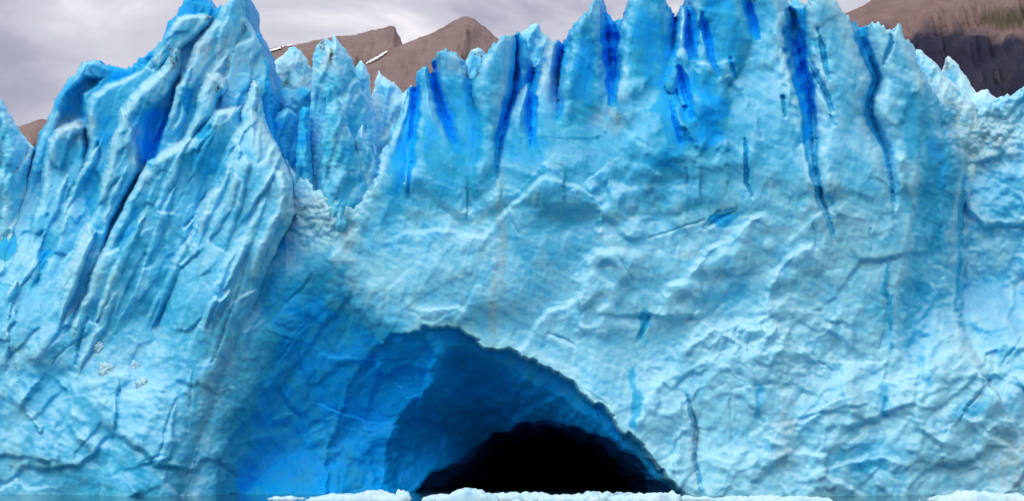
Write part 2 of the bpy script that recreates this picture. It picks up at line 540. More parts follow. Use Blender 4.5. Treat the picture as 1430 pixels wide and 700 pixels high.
# leaning fins of the buttress and upright blades of the crest: outline, metres behind (+) the face, rounding radius px, rounding depth m, sideways tilt, row where it sinks into the face
FINS = [
    ([(-70, 460), (0, 335), (20, 305), (35, 250), (50, 205), (65, 170), (75, 140), (92, 115), (113, 86), (130, 78), (150, 86), (172, 92), (190, 88), (205, 130), (160, 230), (120, 330), (80, 440)], 5.2, 18, 3.0, -0.012, 430),
    ([(62, 215), (66, 196), (80, 180), (104, 168), (117, 174), (121, 205), (119, 234), (100, 300), (70, 370), (40, 430), (20, 420), (40, 330), (55, 270)], 3.6, 16, 2.6, -0.01, 380),
    ([(117, 160), (121, 144), (129, 131), (147, 117), (172, 107), (195, 91), (212, 73), (226, 50), (238, 26), (254, 4), (262, -20), (302, -20), (302, 16), (288, 38), (262, 68), (240, 112), (215, 190), (180, 260), (130, 360), (90, 450), (40, 450), (70, 350), (105, 250), (121, 205)], 4.0, 18, 3.2, -0.014, 430),
    ([(211, 88), (216, 70), (230, 48), (250, 23), (284, 19), (299, 23), (291, 38), (263, 62), (238, 82), (222, 97)], 2.9, 12, 2.0, -0.01, 900),
    ([(163, 168), (175, 147), (198, 119), (221, 96), (240, 63), (252, 61), (257, 70), (254, 100), (244, 126), (241, 150), (224, 178), (219, 214), (192, 270), (160, 345), (120, 430), (80, 460), (100, 370), (130, 280), (154, 220)], 2.2, 22, 3.4, -0.030, 420),
    ([(161, 178), (169, 153), (178, 158), (188, 177), (194, 205), (193, 240), (176, 276), (156, 312), (141, 352), (112, 424), (76, 500), (52, 500), (88, 396), (112, 336), (132, 292), (143, 250), (153, 212)], 0.9, 15, 2.2, -0.012, 430),
    ([(326, -30), (345, -30), (347, 19), (358, 38), (374, 66), (380, 91), (382, 113), (387, 160), (390, 240), (300, 320), (205, 320), (222, 225), (240, 165), (243, 118), (258, 88), (268, 59), (300, 24)], 3.4, 24, 3.4, -0.010, 320),
    ([(205, 246), (222, 200), (238, 152), (246, 120), (260, 108), (274, 112), (272, 140), (262, 166), (254, 200), (238, 236), (200, 300), (178, 310)], 2.6, 12, 1.8, -0.015, 280),
    ([(287, 114), (291, 104), (304, 103), (315, 111), (317, 123), (304, 139), (298, 168), (277, 186), (264, 215), (236, 262), (206, 322), (170, 412), (138, 520), (84, 520), (118, 424), (150, 342), (180, 272), (205, 224), (236, 209), (256, 195), (261, 178), (272, 156), (275, 141)], 0.2, 18, 2.6, -0.020, 450),
    ([(284, 168), (300, 154), (318, 151), (338, 147), (340, 190), (330, 217), (312, 252), (284, 302), (254, 372), (224, 470), (120, 500), (156, 384), (196, 292), (232, 232), (262, 197)], 0.9, 18, 2.4, -0.014, 450),
    ([(346, 132), (350, 118), (355, 112), (361, 120), (362, 140), (358, 162), (346, 178), (333, 196), (338, 158)], 1.0, 9, 1.6, 0.0, 900),
    ([(352, 144), (358, 152), (370, 172), (384, 196), (396, 222), (408, 252), (413, 300), (388, 345), (354, 425), (319, 512), (285, 602), (232, 760), (110, 760), (150, 600), (190, 500), (230, 405), (266, 316), (298, 244), (318, 194), (336, 172)], -1.6, 84, 3.4, -0.008, 900),
    ([(300, 300), (316, 262), (332, 228), (344, 214), (352, 228), (346, 262), (330, 310), (308, 380), (282, 470), (262, 520), (240, 500), (262, 410), (282, 345)], -2.3, 16, 1.8, -0.02, 470),
    ([(365, 246), (380, 232), (396, 240), (404, 262), (398, 300), (374, 340), (346, 410), (322, 470), (300, 470), (322, 390), (346, 316)], -2.5, 16, 1.8, -0.02, 440),
]
# name, outline, offset, tilt
BLADE = [
    ([(480, 330), (500, 290), (528, 215), (558, 135), (570, 90), (583, 105), (579, 160), (574, 235), (570, 330)], 1.4, -0.030, 'blade of ice rising from the rubble saddle'),
    ([(581, 130), (581, 70), (605, 70), (609, 122), (626, 178), (644, 214), (640, 330), (572, 330), (575, 190)], 1.0, 0.010, 'narrow teal blade with a pointed tip'),
    ([(609, 122), (604, 50), (640, 50), (662, 100), (664, 118), (676, 180), (692, 250), (690, 330), (640, 330), (640, 206), (626, 178)], 0.6, 0.012, 'blunt teal blade with a dirty notched top'),
    ([(660, 118), (664, 90), (690, 30), (717, 30), (722, 60), (720, 95), (712, 150), (699, 215), (694, 330), (660, 330), (668, 200)], -0.6, -0.020, 'pale rounded blade beside a deep blue crevasse'),
    ([(716, 70), (718, 30), (736, 30), (741, 72), (748, 104), (740, 100), (728, 120)], 2.6, 0.0, 'bright blue slab wedged behind the rounded blade'),
    ([(696, 330), (695, 224), (700, 190), (710, 160), (722, 136), (736, 116), (742, 112), (745, 140), (744, 170), (742, 210), (744, 330)], -0.4, -0.012, 'small leaning blade in front of the crevasse'),
    ([(742, 220), (744, 130), (748, 98), (756, 80), (764, 60), (768, 48), (792, 48), (786, 88), (780, 172), (778, 330), (742, 330)], 0.8, -0.025, 'flat topped narrow blade'),
    ([(780, 240), (783, 120), (790, 60), (800, 10), (838, -30), (842, 14), (848, 60), (853, 110), (856, 155), (858, 330), (780, 330)], -0.2, -0.010, 'tall pointed blade with pale rim and dark tip'),
    ([(858, 330), (857, 155), (858, 90), (862, 60), (874, 0), (884, -40), (930, -40), (940, 20), (944, 60), (946, 96), (962, 146), (970, 168), (970, 330)], 0.2, 0.008, 'broad blade cut by a slanting seam'),
    ([(936, 120), (944, 70), (945, 20), (952, -8), (962, 8), (966, 40), (968, 86), (970, 120), (960, 140), (946, 110)], -0.1, -0.03, 'slim pale spike between two blades'),
    ([(970, 330), (968, 110), (964, 70), (962, 10), (966, -90), (1042, -90), (1050, 10), (1062, 56), (1036, 100), (1012, 122), (1006, 180), (1006, 330)], -0.3, 0.006, 'highest broad blade of blue ice'),
    ([(985, 330), (985, 90), (1030, 60), (1040, 0), (1040, -90), (1092, -60), (1104, 20), (1108, 70), (1122, 120), (1129, 190), (1136, 250), (1150, 330)], 0.2, -0.004, 'rubble flecked blade beside the longest crevasse'),
    ([(1136, 250), (1135, 190), (1133, 130), (1124, 80), (1126, -10), (1146, -40), (1170, -10), (1198, 40), (1212, 84), (1222, 112), (1211, 140), (1212, 160), (1234, 206), (1246, 262), (1250, 340), (1160, 340)], -0.3, -0.008, 'blade between the two long blue crevasses'),
    ([(1250, 340), (1248, 262), (1238, 206), (1218, 158), (1220, 132), (1230, 110), (1216, 70), (1204, 10), (1250, 10), (1276, 50), (1300, 110), (1324, 156), (1346, 240), (1348, 340)], -0.2, 0.012, 'twin tipped end blade above the rubble mass'),
]
lab = np.full(Ug.shape, -1)
lbz = sstep(470, 380, Ug + 0.25 * (Vg - 300)) * sstep(520, 200, Vg + 30 * perlin(Ug / 60, Vg / 60, 171))
blz = sstep(500, 560, Ug) * sstep(350, 60, Vg + 40 * perlin(Ug / 45, Vg / 60, 172)) * sstep(1350, 1300, Ug)
field = body + (7.2 + 3.2 * sstep(200, 120, Ug)) * lbz + (3.0 + 3.5 * sstep(1120, 1070, Ug)) * blz
alean = np.cos(np.radians(24)) * Ug + np.sin(np.radians(24)) * Vg


def add_body(pid, pts, off, R, H, tilt, sink, lean, a=0.45, rnd=1.0):
    global field
    pa = np.array(pts, float)
    j0, j1 = np.searchsorted(U1, [pa[:, 0].min() - 8, pa[:, 0].max() + 8])
    i0, i1 = np.searchsorted(V1, [pa[:, 1].min() - 8, pa[:, 1].max() + 8])
    sl = np.s_[i0:i1, j0:j1]
    d = poly_sdf(wu[sl] * a + Ug[sl] * (1 - a), wv[sl] * a + Vg[sl] * (1 - a), pts)
    ac = alean[sl] if lean else Ug[sl]
    mid = (np.cos(np.radians(24)) * pa[:, 0] + np.sin(np.radians(24)) * pa[:, 1]).mean() if lean else pa[:, 0].mean()
    lo_, hi_ = (240, 520) if lean else (sink - 130, sink)
    q = sstep(lo_, hi_, Vg[sl] + 25 * perlin(Ug[sl] / 50, Vg[sl] / 70, pid + 320))     # how far it has merged into the face
    q = q * (sink < 890)
    offe = off * (1 - q) - 0.5 * q
    if not lean:
        q = q * 1.38
    d = d + 9.0 * np.clip(q, 0, 1)                 # merged bodies overlap, so no slits stay open
    x = np.clip(1 - d / R, 0, 1)
    yf = body[sl] + offe + H * np.clip(1 - 0.72 * q, 0, 1) * (1 - np.sqrt(1 - 0.97 * x ** 2)) + tilt * (ac - mid) * (1 - 0.5 * q if lean else np.clip(1 - q, 0, 1))
    yf = yf + 0.25 * perlin(Ug[sl] / 30, Vg[sl] / 50, pid + 300)
    yf = yf + sstep(*((sink - 110, sink + 60) if lean else (230, 330)), Vg[sl] + 30 * perlin(Ug[sl] / 40, Vg[sl] / 40, pid + 340)) * 1.6
    yf = np.where(d > 0, yf, 1e4)
    prev = field[sl]
    win = yf < prev - 0.05
    lab[sl] = np.where(win, pid, lab[sl])
    field[sl] = np.where(d > 0, smin(prev, yf, 0.25), prev)


for i, (pts, off, R, H, tilt, sink) in enumerate(FINS):
    add_body(i, pts, 1.7 * off, R * 0.6, 1.9 * H, (-2.6 if i < 11 else 2.0) * tilt, sink, True, a=0.6)
BTILT = [0.05, 0.02, -0.03, 0.05, 0.0, 0.06, 0.07, 0.05, 0.025, 0.08, 0.02, -0.02, 0.03, 0.03]
BSINK = [310, 270, 280, 290, 889, 255, 225, 215, 225, 160, 185, 210, 320, 340]
SPLINT = [(234, 140, 120, 9), (262, 196, 150, 11), (150, 182, 150, 9), (98, 240, 150, 9), (328, 226, 170, 12), (292, 292, 190, 12), (250, 250, 190, 11), (206, 292, 180, 11), (378, 268, 150, 11),
          (132, 322, 160, 10), (64, 322, 140, 10), (346, 318, 170, 12), (178, 226, 120, 8), (300, 180, 90, 8), (270, 90, 110, 10), (320, 70, 130, 12), (28, 390, 130, 10), (230, 400, 150, 12), (170, 395, 150, 11), (110, 420, 130, 10)]
for k, (ut, vt, ln, wd) in enumerate(SPLINT):
    dx, dy = -0.40 + 0.06 * math.sin(k * 2.3), 0.92
    px_, py_ = dy, -dx
    ui, vi = ut + 0.25 * ln * dx, vt + 0.25 * ln * dy
    ii_, jj_ = int((vi - V1[0]) / DU), int((ui - U1[0]) / DU)
    loc = float(field[ii_, jj_] - body[ii_, jj_])
    sh = [(0, 0), (0.12, 0.55), (0.35, 1.0), (0.7, 0.8), (1.0, 0.2)]
    lft = [(ut + ln * f * dx - wd * w * px_, vt + ln * f * dy - wd * w * py_) for f, w in sh]
    rgt = [(ut + ln * f * dx + wd * w * 0.7 * px_, vt + ln * f * dy + wd * w * 0.7 * py_) for f, w in sh[1:]]
    keep_lab = lab.copy()
    add_body(60 + k, lft + rgt[::-1], loc - 0.7, 8, 1.7, 0.05, 890, True, a=0.7)
    lab = np.where(lab == 60 + k, keep_lab, lab)
for i, (pts, off, tilt, _) in enumerate(BLADE):
    add_body(20 + i, pts, 2.2 * off, 22, 5.6, BTILT[i], BSINK[i], False, a=0.6)
# hollow under the lip of the outermost fin
hd = np.maximum(poly_sdf(wu, wv, [(72, 188), (78, 165), (95, 130), (118, 104), (150, 104), (140, 118), (120, 136), (117, 168), (92, 176)]), 0)
field = field + 2.6 * sstep(0, 9, hd)
# blue cavity faces between fins
for pl, dp in (([(195, 205), (200, 160), (226, 130), (240, 118), (240, 150), (222, 182), (218, 212), (200, 236)], 1.6), ([(300, 250), (318, 215), (332, 190), (330, 215), (312, 250), (286, 290), (270, 300)], 1.4)):
    hd = np.maximum(poly_sdf(wu, wv, pl), 0)
    field = field + dp * sstep(0, 10, hd)

# ---- the great hollow under the face and the arch
ARCH = [(440, 760), (455, 660), (476, 570), (500, 512), (520, 486), (547, 466), (582, 460), (612, 461), (626, 455), (645, 462), (664, 472), (690, 485), (720, 490), (750, 505), (790, 530),
        (830, 560), (860, 590), (890, 616), (920, 650), (945, 681), (985, 760)]
STEP = [(520, 760), (534, 660), (541, 622), (549, 592), (575, 561), (604, 536), (611, 506), (626, 487), (648, 484), (672, 490), (700, 505), (745, 532), (800, 566), (845, 598),
        (885, 636), (925, 684), (960, 760)]
BROAD = [(470, 335), (404, 318), (386, 348), (352, 425), (318, 512), (284, 602), (240, 760), (640, 760), (640, 505), (585, 440), (530, 395)]
db = np.maximum(poly_sdf(wu, wv, BROAD), 0)
hollow = 8.0 * sstep(-25, 170, db) * (db > 0) * sstep(360, 640, Vg + 0.25 * (Ug - 400)) + 3.4 * sstep(0, 95, db) * sstep(330, 420, Vg)
hollow = hollow * sstep(700, 520, Ug)
da = np.maximum(poly_sdf(wu * 1.2 - Ug * 0.2, wv * 1.2 - Vg * 0.2, ARCH) + 5.0 * (worley(wu / 34, wv / 34, 191)[2] - 0.5), 0)
stepa = (0.6 + 3.2 * sstep(560, 700, Ug)) * sstep(0, 7, da) + 0.045 * da
ds = np.maximum(poly_sdf(wu, wv, STEP), 0)
steps_ = 1.5 * sstep(0, 55, ds) * sstep(900, 720, Ug) + 0.13 * ds
field = field + hollow + stepa + steps_
in_hollow = np.clip(sstep(0, 70, db) * sstep(330, 480, Vg) * sstep(700, 540, Ug) + sstep(0, 6, da), 0, 1)
# rim of the arch swells slightly
rim = np.exp(-(np.minimum(0, poly_sdf(Ug, Vg, ARCH)) / 14.0) ** 2) * (da <= 0)
field = field - 0.5 * rim * sstep(640, 760, Ug)

# ---- the mass beyond the right-hand crevasse stands behind the wall
EDGE = [(1262, 20), (1278, 73), (1290, 106), (1306, 132), (1320, 156), (1330, 196), (1342, 236), (1347, 262), (1341, 300), (1339, 342), (1337, 400), (1332, 440), (1345, 480), (1370, 520)]
d, side, fr, _ = polyline(wu, wv, [(a, b, 0) for a, b in EDGE])
right = side < 0
fade_e = sstep(680, 320, Vg + 60 * perlin(Ug / 60, Vg / 60, 183))
field = field + np.where(right, 5.0 * sstep(0, 12, d), 0) * fade_e
roundw = np.where(~right, 1.6 * (1 - np.sqrt(1 - 0.99 * np.clip(1 - d / 40.0, 0, 1) ** 2)), 1.5) * fade_e
field = field + roundw
arr = np.interp(wv, [40, 73, 130, 200, 280, 360, 420, 470], [1262, 1274, 1284, 1286, 1274, 1260, 1252, 1262])
turn = np.clip(np.where(right, 0, 1) * 0 + (wu - arr), 0, 75)
turned = sstep(480, 400, Vg) * sstep(2, 14, turn)
field = field + 0.085 * turn * sstep(500, 380, Vg)
rmask = sstep(0, 8, np.where(right, d, 0)) * fade_e

# ---- crevasses: (points (u,v,half width), depth m, asymmetry, ledge m)
CREV = [
    ([(1106, 18, 7), (1111, 60, 12), (1120, 92, 14), (1130, 132, 11), (1133, 190, 8), (1139, 248, 6), (1149, 282, 4.5), (1158, 312, 3.5), (1172, 348, 2)], 7, 0.3, 0.8),
    ([(1122, 70, 5), (1140, 112, 7), (1154, 136, 5), (1166, 160, 2)], 5, 0, 0.3),
    ([(1142, 40, 2), (1149, 75, 4), (1154, 98, 3), (1158, 114, 1.5)], 3, 0, 0),
    ([(1160, 160, 2), (1166, 176, 2)], 2, 0, 0),
    ([(1196, 30, 7), (1206, 58, 8), (1216, 80, 8), (1226, 110, 7), (1217, 130, 5), (1213, 152, 5), (1222, 180, 4.5), (1234, 205, 3.5), (1241, 225, 3), (1247, 262, 2.5), (1250, 312, 1.5)], 6, 0.2, 0.8),
    ([(1244, 48, 2), (1247, 62, 3), (1240, 78, 3), (1233, 94, 1.5)], 2.5, 0, 0.2),
    ([(841, 12, 8), (847, 55, 12), (852, 92, 11), (854, 128, 7), (855, 155, 3)], 7, -0.3, -0.6),
    ([(790, 58, 8), (784, 88, 6), (781, 130, 4), (779, 172, 2)], 5, -0.3, -0.8),
    ([(745, 100, 9), (743, 130, 6), (742, 165, 6), (740, 192, 4), (741, 208, 2)], 6, -0.2, -0.8),
    ([(722, 52, 4), (720, 95, 6), (716, 128, 8), (707, 162, 7), (699, 200, 5), (695, 230, 3), (694, 262, 1.5)], 6, 0.3, 0.9),
    ([(606, 96, 4), (609, 122, 5), (616, 150, 4), (626, 178, 3), (640, 206, 2)], 5, 0.2, 0.4),
    ([(580, 122, 6), (578, 160, 6), (575, 190, 4.5), (573, 235, 2.5), (572, 285, 1.5)], 6, -0.2, -0.6),
    ([(942, 18, 6), (944, 40, 6), (942, 66, 4), (940, 84, 2)], 5, -0.3, -0.4),
    ([(962, 8, 4), (964, 40, 9), (963, 66, 9), (966, 86, 5)], 5, -0.4, 0.4),
    ([(948, 96, 4), (956, 122, 6), (964, 146, 4), (970, 168, 2)], 5, 0, -0.4),
    ([(981, 20, 3), (984, 42, 6), (992, 66, 4), (998, 92, 3), (1004, 112, 2)], 4, 0, 0.3),
    ([(1036, -10, 4), (1044, 14, 6), (1054, 42, 4.5), (1060, 58, 2)], 5, -0.2, 0.5),
    ([(1019, 80, 2), (1024, 98, 3), (1029, 112, 1.5)], 2.5, 0, 0),
    ([(1064, 66, 1.6), (1070, 92, 2), (1078, 116, 2.5), (1082, 122, 1)], 2, 0, 0),
    ([(1036, 126, 1.6), (1044, 138, 2.5), (1048, 150, 1.5)], 2, 0, 0),
    ([(1094, 136, 3), (1096, 166, 2)], 2.5, 0, 0),
    ([(1060, 168, 2), (1063, 196, 2)], 2, 0, 0),
    ([(936, 140, 2), (943, 162, 4), (948, 182, 4), (953, 204, 2)], 3, 0, -0.6),
    ([(958, 236, 2), (960, 268, 2.2), (965, 296, 1.4)], 2, 0, 0),
    ([(1040, 195, 2), (1044, 232, 3), (1042, 256, 3), (1053, 280, 1.5)], 2.5, 0, 0.2),
    ([(836, 192, 2), (838, 216, 1.5)], 2, 0, 0),
    ([(1192, 120, 2), (1190, 148, 1.5)], 1.6, 0, 0),
    ([(1118, 200, 1.5), (1126, 232, 1.5)], 1.4, 0, 0),
    ([(1134, 304, 1.2), (1142, 340, 1.6), (1150, 356, 1)], 1.6, 0, 0),
    ([(1216, 320, 2), (1217, 352, 1.4)], 1.5, 0, 0),
    ([(1243, 362, 1.8), (1240, 400, 2.4), (1234, 445, 2.4), (1226, 492, 1.6)], 2.2, 0, 0.2),
    ([(961, 552, 2), (968, 582, 4), (972, 606, 4), (970, 640, 3), (978, 676, 3), (984, 700, 2)], 3, 0, 0.5),
    ([(945, 600, 1.3), (940, 640, 1.6), (946, 680, 1.2)], 1.4, 0, 0),
    ([(1018, 560, 1.2), (1020, 600, 1.6), (1021, 650, 1.2)], 1.4, 0, 0),
    ([(1085, 450, 2), (1104, 478, 2), (1122, 500, 1.2)], 1.6, 0, 0.5),
    ([(1235, 530, 1.6), (1238, 560, 2.5), (1232, 590, 1.4)], 2, 0, 0),
    ([(1382, 530, 2), (1350, 570, 2.5), (1328, 600, 1.5)], 2, 0, 0.4),
    ([(1428, 470, 2), (1400, 510, 1.5)], 1.6, 0, 0),
    ([(1347, 244, 3), (1343, 290, 5), (1341, 340, 3), (1337, 400, 2.7), (1334, 445, 2)], 5, -0.2, 0),
    ([(690, 232, 1.5), (694, 262, 1.5), (712, 300, 1.5), (726, 334, 1.2)], 1.2, 0, 0),
    ([(859, 350, 1.0), (872, 372, 1.2), (886, 394, 1.0)], 1.0, 0, 0),
    ([(900, 335, 1.0), (950, 318, 1.2), (990, 306, 1.2)], 0.8, 0, 0),
    ([(908, 440, 2), (896, 465, 4), (888, 480, 2)], 1.6, 0, 0),
    ([(985, 318, 3), (1005, 300, 6), (1032, 290, 3)], 1.6, 0, 0.4),
    ([(765, 466, 1.2), (785, 475, 3), (805, 486, 1.5)], 1.4, 0, 0.3),
    ([(820, 545, 1.2), (838, 560, 3), (850, 568, 1.2)], 1.2, 0, 0),
    # hollow: healed cracks
    ([(400, 424, 1.2), (420, 404, 1.8), (440, 378, 1.2)], 1.4, 0, 0.2),
    ([(388, 505, 1.0), (415, 465, 1.6), (432, 452, 1.0)], 1.0, 0, 0),
    ([(415, 462, 1.0), (418, 500, 1.5), (424, 540, 1.0)], 1.0, 0, 0),
    ([(704, 500, 1.0), (704, 540, 1.4), (702, 580, 1.0)], 0.8, 0, 0),
    ([(440, 560, 1.2), (480, 578, 1.6), (540, 592, 1.2)], 1.0, 0, 0.6),
    # buttress cracks
    ([(12, 510, 1.6), (12, 450, 2), (22, 415, 2), (48, 375, 2.5), (72, 345, 1.6)], 1.8, 0, 0.4),
    ([(108, 510, 2), (110, 470, 3), (124, 440, 1.8)], 1.6, 0, 0.3),
    ([(165, 440, 3), (182, 405, 6), (196, 372, 4), (206, 350, 2)], 1.6, 0, 0),
    ([(296, 508, 1.6), (312, 460, 1.8), (328, 415, 1.5), (344, 366, 1.2)], 1.4, 0, 0.4),
    ([(220, 640, 1.2), (232, 590, 1.5), (248, 550, 1.2)], 1.2, 0, 0.2),
    ([(262, 600, 1.2), (268, 540, 1.5), (272, 490, 1.2)], 1.2, 0, 0),
    ([(162, 600, 2), (165, 560, 3), (168, 528, 1.5)], 1.6, 0, 0.3),
]
carved = np.zeros(Ug.shape)
should = np.zeros(Ug.shape)
for pts, dep, asym, ledge in CREV:
    us = [p[0] for p in pts]
    vs = [p[1] for p in pts]
    mrg = 110 if ledge else 30
    j0, j1 = np.searchsorted(U1, [min(us) - mrg, max(us) + mrg])
    i0, i1 = np.searchsorted(V1, [min(vs) - mrg, max(vs) + mrg])
    sl = np.s_[i0:i1, j0:j1]
    mx = max(p[2] for p in pts)
    a = 0.5
    d, side, fr, (w,) = polyline(wu[sl] * a + Ug[sl] * (1 - a), wv[sl] * a + Vg[sl] * (1 - a), pts)
    w = w * (1 + 0.22 * perlin(Ug[sl] / 11, Vg[sl] / 16, 201 + len(pts)) + 0.15 * (worley(Ug[sl] / 16, Vg[sl] / 30, 211)[2] - 0.5))
    dirv = 1.0 if vs[-1] > vs[0] else -1.0
    sd = -side * dirv * d                       # + = to the right on screen
    wide = 1.15 if mx > 4 else 1.0
    wr = wide * w * (1 - asym) + 0.6
    wl = wide * w * (1 + asym) + 0.6
    x = np.where(sd > 0, sd / wr, -sd / wl)
    prof = np.clip(1 - x, 0, 1)
    prof = sstep(0.0, 0.3, prof)
    thin = mx <= 2.6
    if 2.6 < mx and min(vs) > 285:
        dep = dep * 0.3
        prof = prof ** 0.7
    brk = sstep(-0.5, 0.2, perlin(Ug[sl] / 34, Vg[sl] / 34, int(us[0]) % 89)) if thin else 1.0
    dep = min(dep, 0.10 * mx + 0.4) * (0.5 if thin else 1.0)
    c = dep * brk * (0.12 + 0.88 * np.clip(w / mx, 0, 1.2)) * prof * sstep(0, 0.03, fr + 0.02) * sstep(1.0, 0.93, fr + 1e-6)
    carved[sl] = np.maximum(carved[sl], c)
    if mx >= 4.5 and min(vs) < 270:               # rounded shoulders either side of a big crevasse
        rs = 10 + 3.2 * w
        x2 = np.clip(1 - d / rs, 0, 1)
        should[sl] = np.maximum(should[sl], 0.16 * w * (1 - np.sqrt(1 - 0.98 * x2 ** 2)) * 2.2 * sstep(1.0, 0.75, fr))
    if ledge:
        env = sstep(0, 0.2, fr) * sstep(1, 0.75, fr)
        lift = np.where(np.sign(ledge) * sd < 0, np.exp(-d / 45.0), 0) * abs(ledge) * env * (d < 105)
        field[sl] = field[sl] - lift
field = field + carved * (0.85 + 0.2 * (worley(wu / 12, wv / 40, 212)[2] - 0.5)) + should

# ---- ledges: broken edges, one side stands proud (+h: the right-hand side of travel on screen is nearer)
LEDGE = [
    ([(822, 250), (838, 300), (834, 345), (816, 390), (812, 430), (804, 478)], -2.6, 60),
    ([(1085, 298), (1040, 315), (1000, 347), (965, 376), (925, 425), (898, 466)], -2.2, 60),
    ([(1160, 330), (1120, 350), (1080, 385), (1065, 430), (1040, 448)], -1.7, 50),
    ([(958, 545), (962, 480), (1010, 456), (1072, 440), (1086, 470), (1112, 492), (1152, 512), (1202, 515), (1228, 492)], 1.7, 60),
    ([(890, 600), (900, 560), (926, 530), (950, 525)], 1.4, 40),
    ([(1060, 640), (1090, 600), (1140, 580), (1180, 560), (1220, 540)], 1.3, 50),
    ([(1240, 540), (1290, 515), (1340, 490), (1362, 505), (1400, 520), (1440, 525)], 1.5, 60),
    ([(1290, 640), (1320, 600), (1345, 580), (1380, 600), (1420, 580)], 1.3, 40),
    ([(1000, 660), (1030, 630), (1075, 620)], 1.0, 40),
    ([(1120, 680), (1170, 650), (1230, 640), (1290, 660)], 1.0, 40),
    ([(0, 545), (26, 572), (46, 540), (66, 518), (90, 545), (102, 590), (124, 622), (130, 660)], -1.5, 50),
    ([(112, 560), (130, 530), (170, 525), (200, 545), (240, 545)], 0.9, 50),
    ([(150, 690), (170, 650), (215, 645), (235, 655)], -1.0, 40),
    ([(20, 660), (50, 640), (90, 640)], -0.8, 30),
    ([(620, 290), (650, 300), (690, 280), (720, 285)], 0.8, 40),
    ([(690, 300), (676, 340), (690, 380)], 0.8, 50),
    ([(560, 430), (600, 438), (640, 430), (660, 446)], 0.8, 30),
    ([(490, 290), (500, 320), (480, 350), (450, 372)], -0.9, 50),
    ([(905, 90), (900, 120), (882, 150), (870, 175)], 1.2, 50),
    ([(962, 88), (1000, 90), (1030, 80)], 1.2, 60),
    ([(1060, 60), (1052, 80), (1030, 96), (1008, 112)], -1.0, 50),
    ([(975, 110), (990, 150), (1008, 190), (1016, 215)], 1.3, 60),
    ([(935, 140), (950, 170), (980, 205), (975, 230)], -1.4, 60),
    ([(870, 180), (900, 190), (905, 230), (930, 250)], 1.0, 60),
    ([(1270, 210), (1262, 240), (1252, 290), (1240, 340)], 0.9, 60),
    ([(1285, 100), (1268, 150), (1250, 185)], 1.0, 40),
    ([(1310, 170), (1318, 230), (1316, 300), (1300, 370)], -1.2, 50),
    ([(560, 560), (610, 535), (640, 505)], 0.5, 30),
    ([(480, 640), (520, 600), (560, 600)], 0.8, 40),
    ([(330, 640), (360, 600), (400, 580), (430, 560)], 0.9, 40),
    ([(400, 660), (430, 620), (470, 610)], 0.9, 40),
]
for pts, h, L in LEDGE:
    L = L * 1.25
    us = [p[0] for p in pts]
    vs = [p[1] for p in pts]
    mrg = L * 2.6
    j0, j1 = np.searchsorted(U1, [min(us) - mrg, max(us) + mrg])
    i0, i1 = np.searchsorted(V1, [min(vs) - mrg, max(vs) + mrg])
    sl = np.s_[i0:i1, j0:j1]
    uu = Ug[sl] + 1.6 * (wu[sl] - Ug[sl])
    vv = Vg[sl] + 1.6 * (wv[sl] - Vg[sl])
    d, side, fr, _ = polyline(uu, vv, [(a, b, 0) for a, b in pts])
    env = sstep(0, 0.15, fr) * sstep(1, 0.85, fr) * (0.35 + 0.65 * sstep(-0.4, 0.3, perlin(Ug[sl] / 30, Vg[sl] / 30, int(us[0]) % 83)))
    near = side * np.sign(h) > 0
    f = np.where(near, np.exp(-d / L) * sstep(mrg, mrg * 0.6, d), np.exp(-d / 5.0))
    field[sl] = field[sl] - 0.65 * abs(h) * f * env

def bulge(cu, cv, ru_, rv_, h, cut):
    global field
    x, y = (wu - cu) / ru_, (wv - cv) / rv_
    q = np.hypot(x, y)
    field = field - h * np.clip(1 - q ** 2, 0, 1) * sstep(1.0, 0.55, y) + cut * np.exp(-(x / 0.9) ** 2 - ((y - 1.15) / 0.28) ** 2)


bulge(925, 185, 62, 60, 1.12, 0.62)
bulge(870, 330, 46, 90, 0.70, 0.23)
bulge(780, 250, 60, 60, 0.55, 0.35)
bulge(1080, 360, 90, 60, 0.55, 0.20)
bulge(1180, 250, 60, 110, 0.46, 0.15)
bulge(1040, 530, 80, 80, 0.84, 0.39)
bulge(1170, 580, 70, 60, 0.74, 0.46)
bulge(1290, 590, 60, 60, 0.70, 0.46)
bulge(1390, 560, 60, 50, 0.74, 0.46)
bulge(1385, 330, 44, 60, 0.93, 0.77)
bulge(915, 560, 40, 60, 0.46, 0.20)
bulge(560, 380, 60, 40, 0.42, 0.20)
bulge(690, 400, 60, 50, 0.46, 0.20)
bulge(60, 470, 60, 50, 0.55, 0.62)
bulge(180, 570, 60, 60, 0.61, 0.39)
bulge(1030, 45, 34, 50, 0.46, 0.39)
# tube-like scoop right of the wall
ou, ov = (wu - 1280) / 32.0, (wv - 462) / 74.0
rr = np.hypot(ou, ov)
rr = rr + 0.25 * perlin(Ug / 18, Vg / 40, 77)
field = field + 1.1 * np.clip(1 - rr ** 2, 0, 1) + 0.22 * np.cos(ou * 5 + ov) * sstep(1.2, 0.6, rr)

# ---- surface relief
aL = np.cos(np.radians(24)) * Ug + np.sin(np.radians(24)) * Vg      # across the lean of the fins
bL = -np.sin(np.radians(24)) * Ug + np.cos(np.radians(24)) * Vg
wLB = sstep(470, 330, Ug + 0.2 * (Vg - 300)) * sstep(560, 420, Vg)
wLow = sstep(470, 560, Vg) * sstep(340, 240, Ug)
wRL = np.clip(sstep(860, 960, Ug) * sstep(400, 500, Vg + 0.1 * (Ug - 1000)), 0, 1)
wRM = rmask
wH = in_hollow
wC = np.clip(1 - wLB - wLow - wRL - wRM - wH, 0, 1)
smooth_up = sstep(320, 180, Vg)           # upper blades are smoother



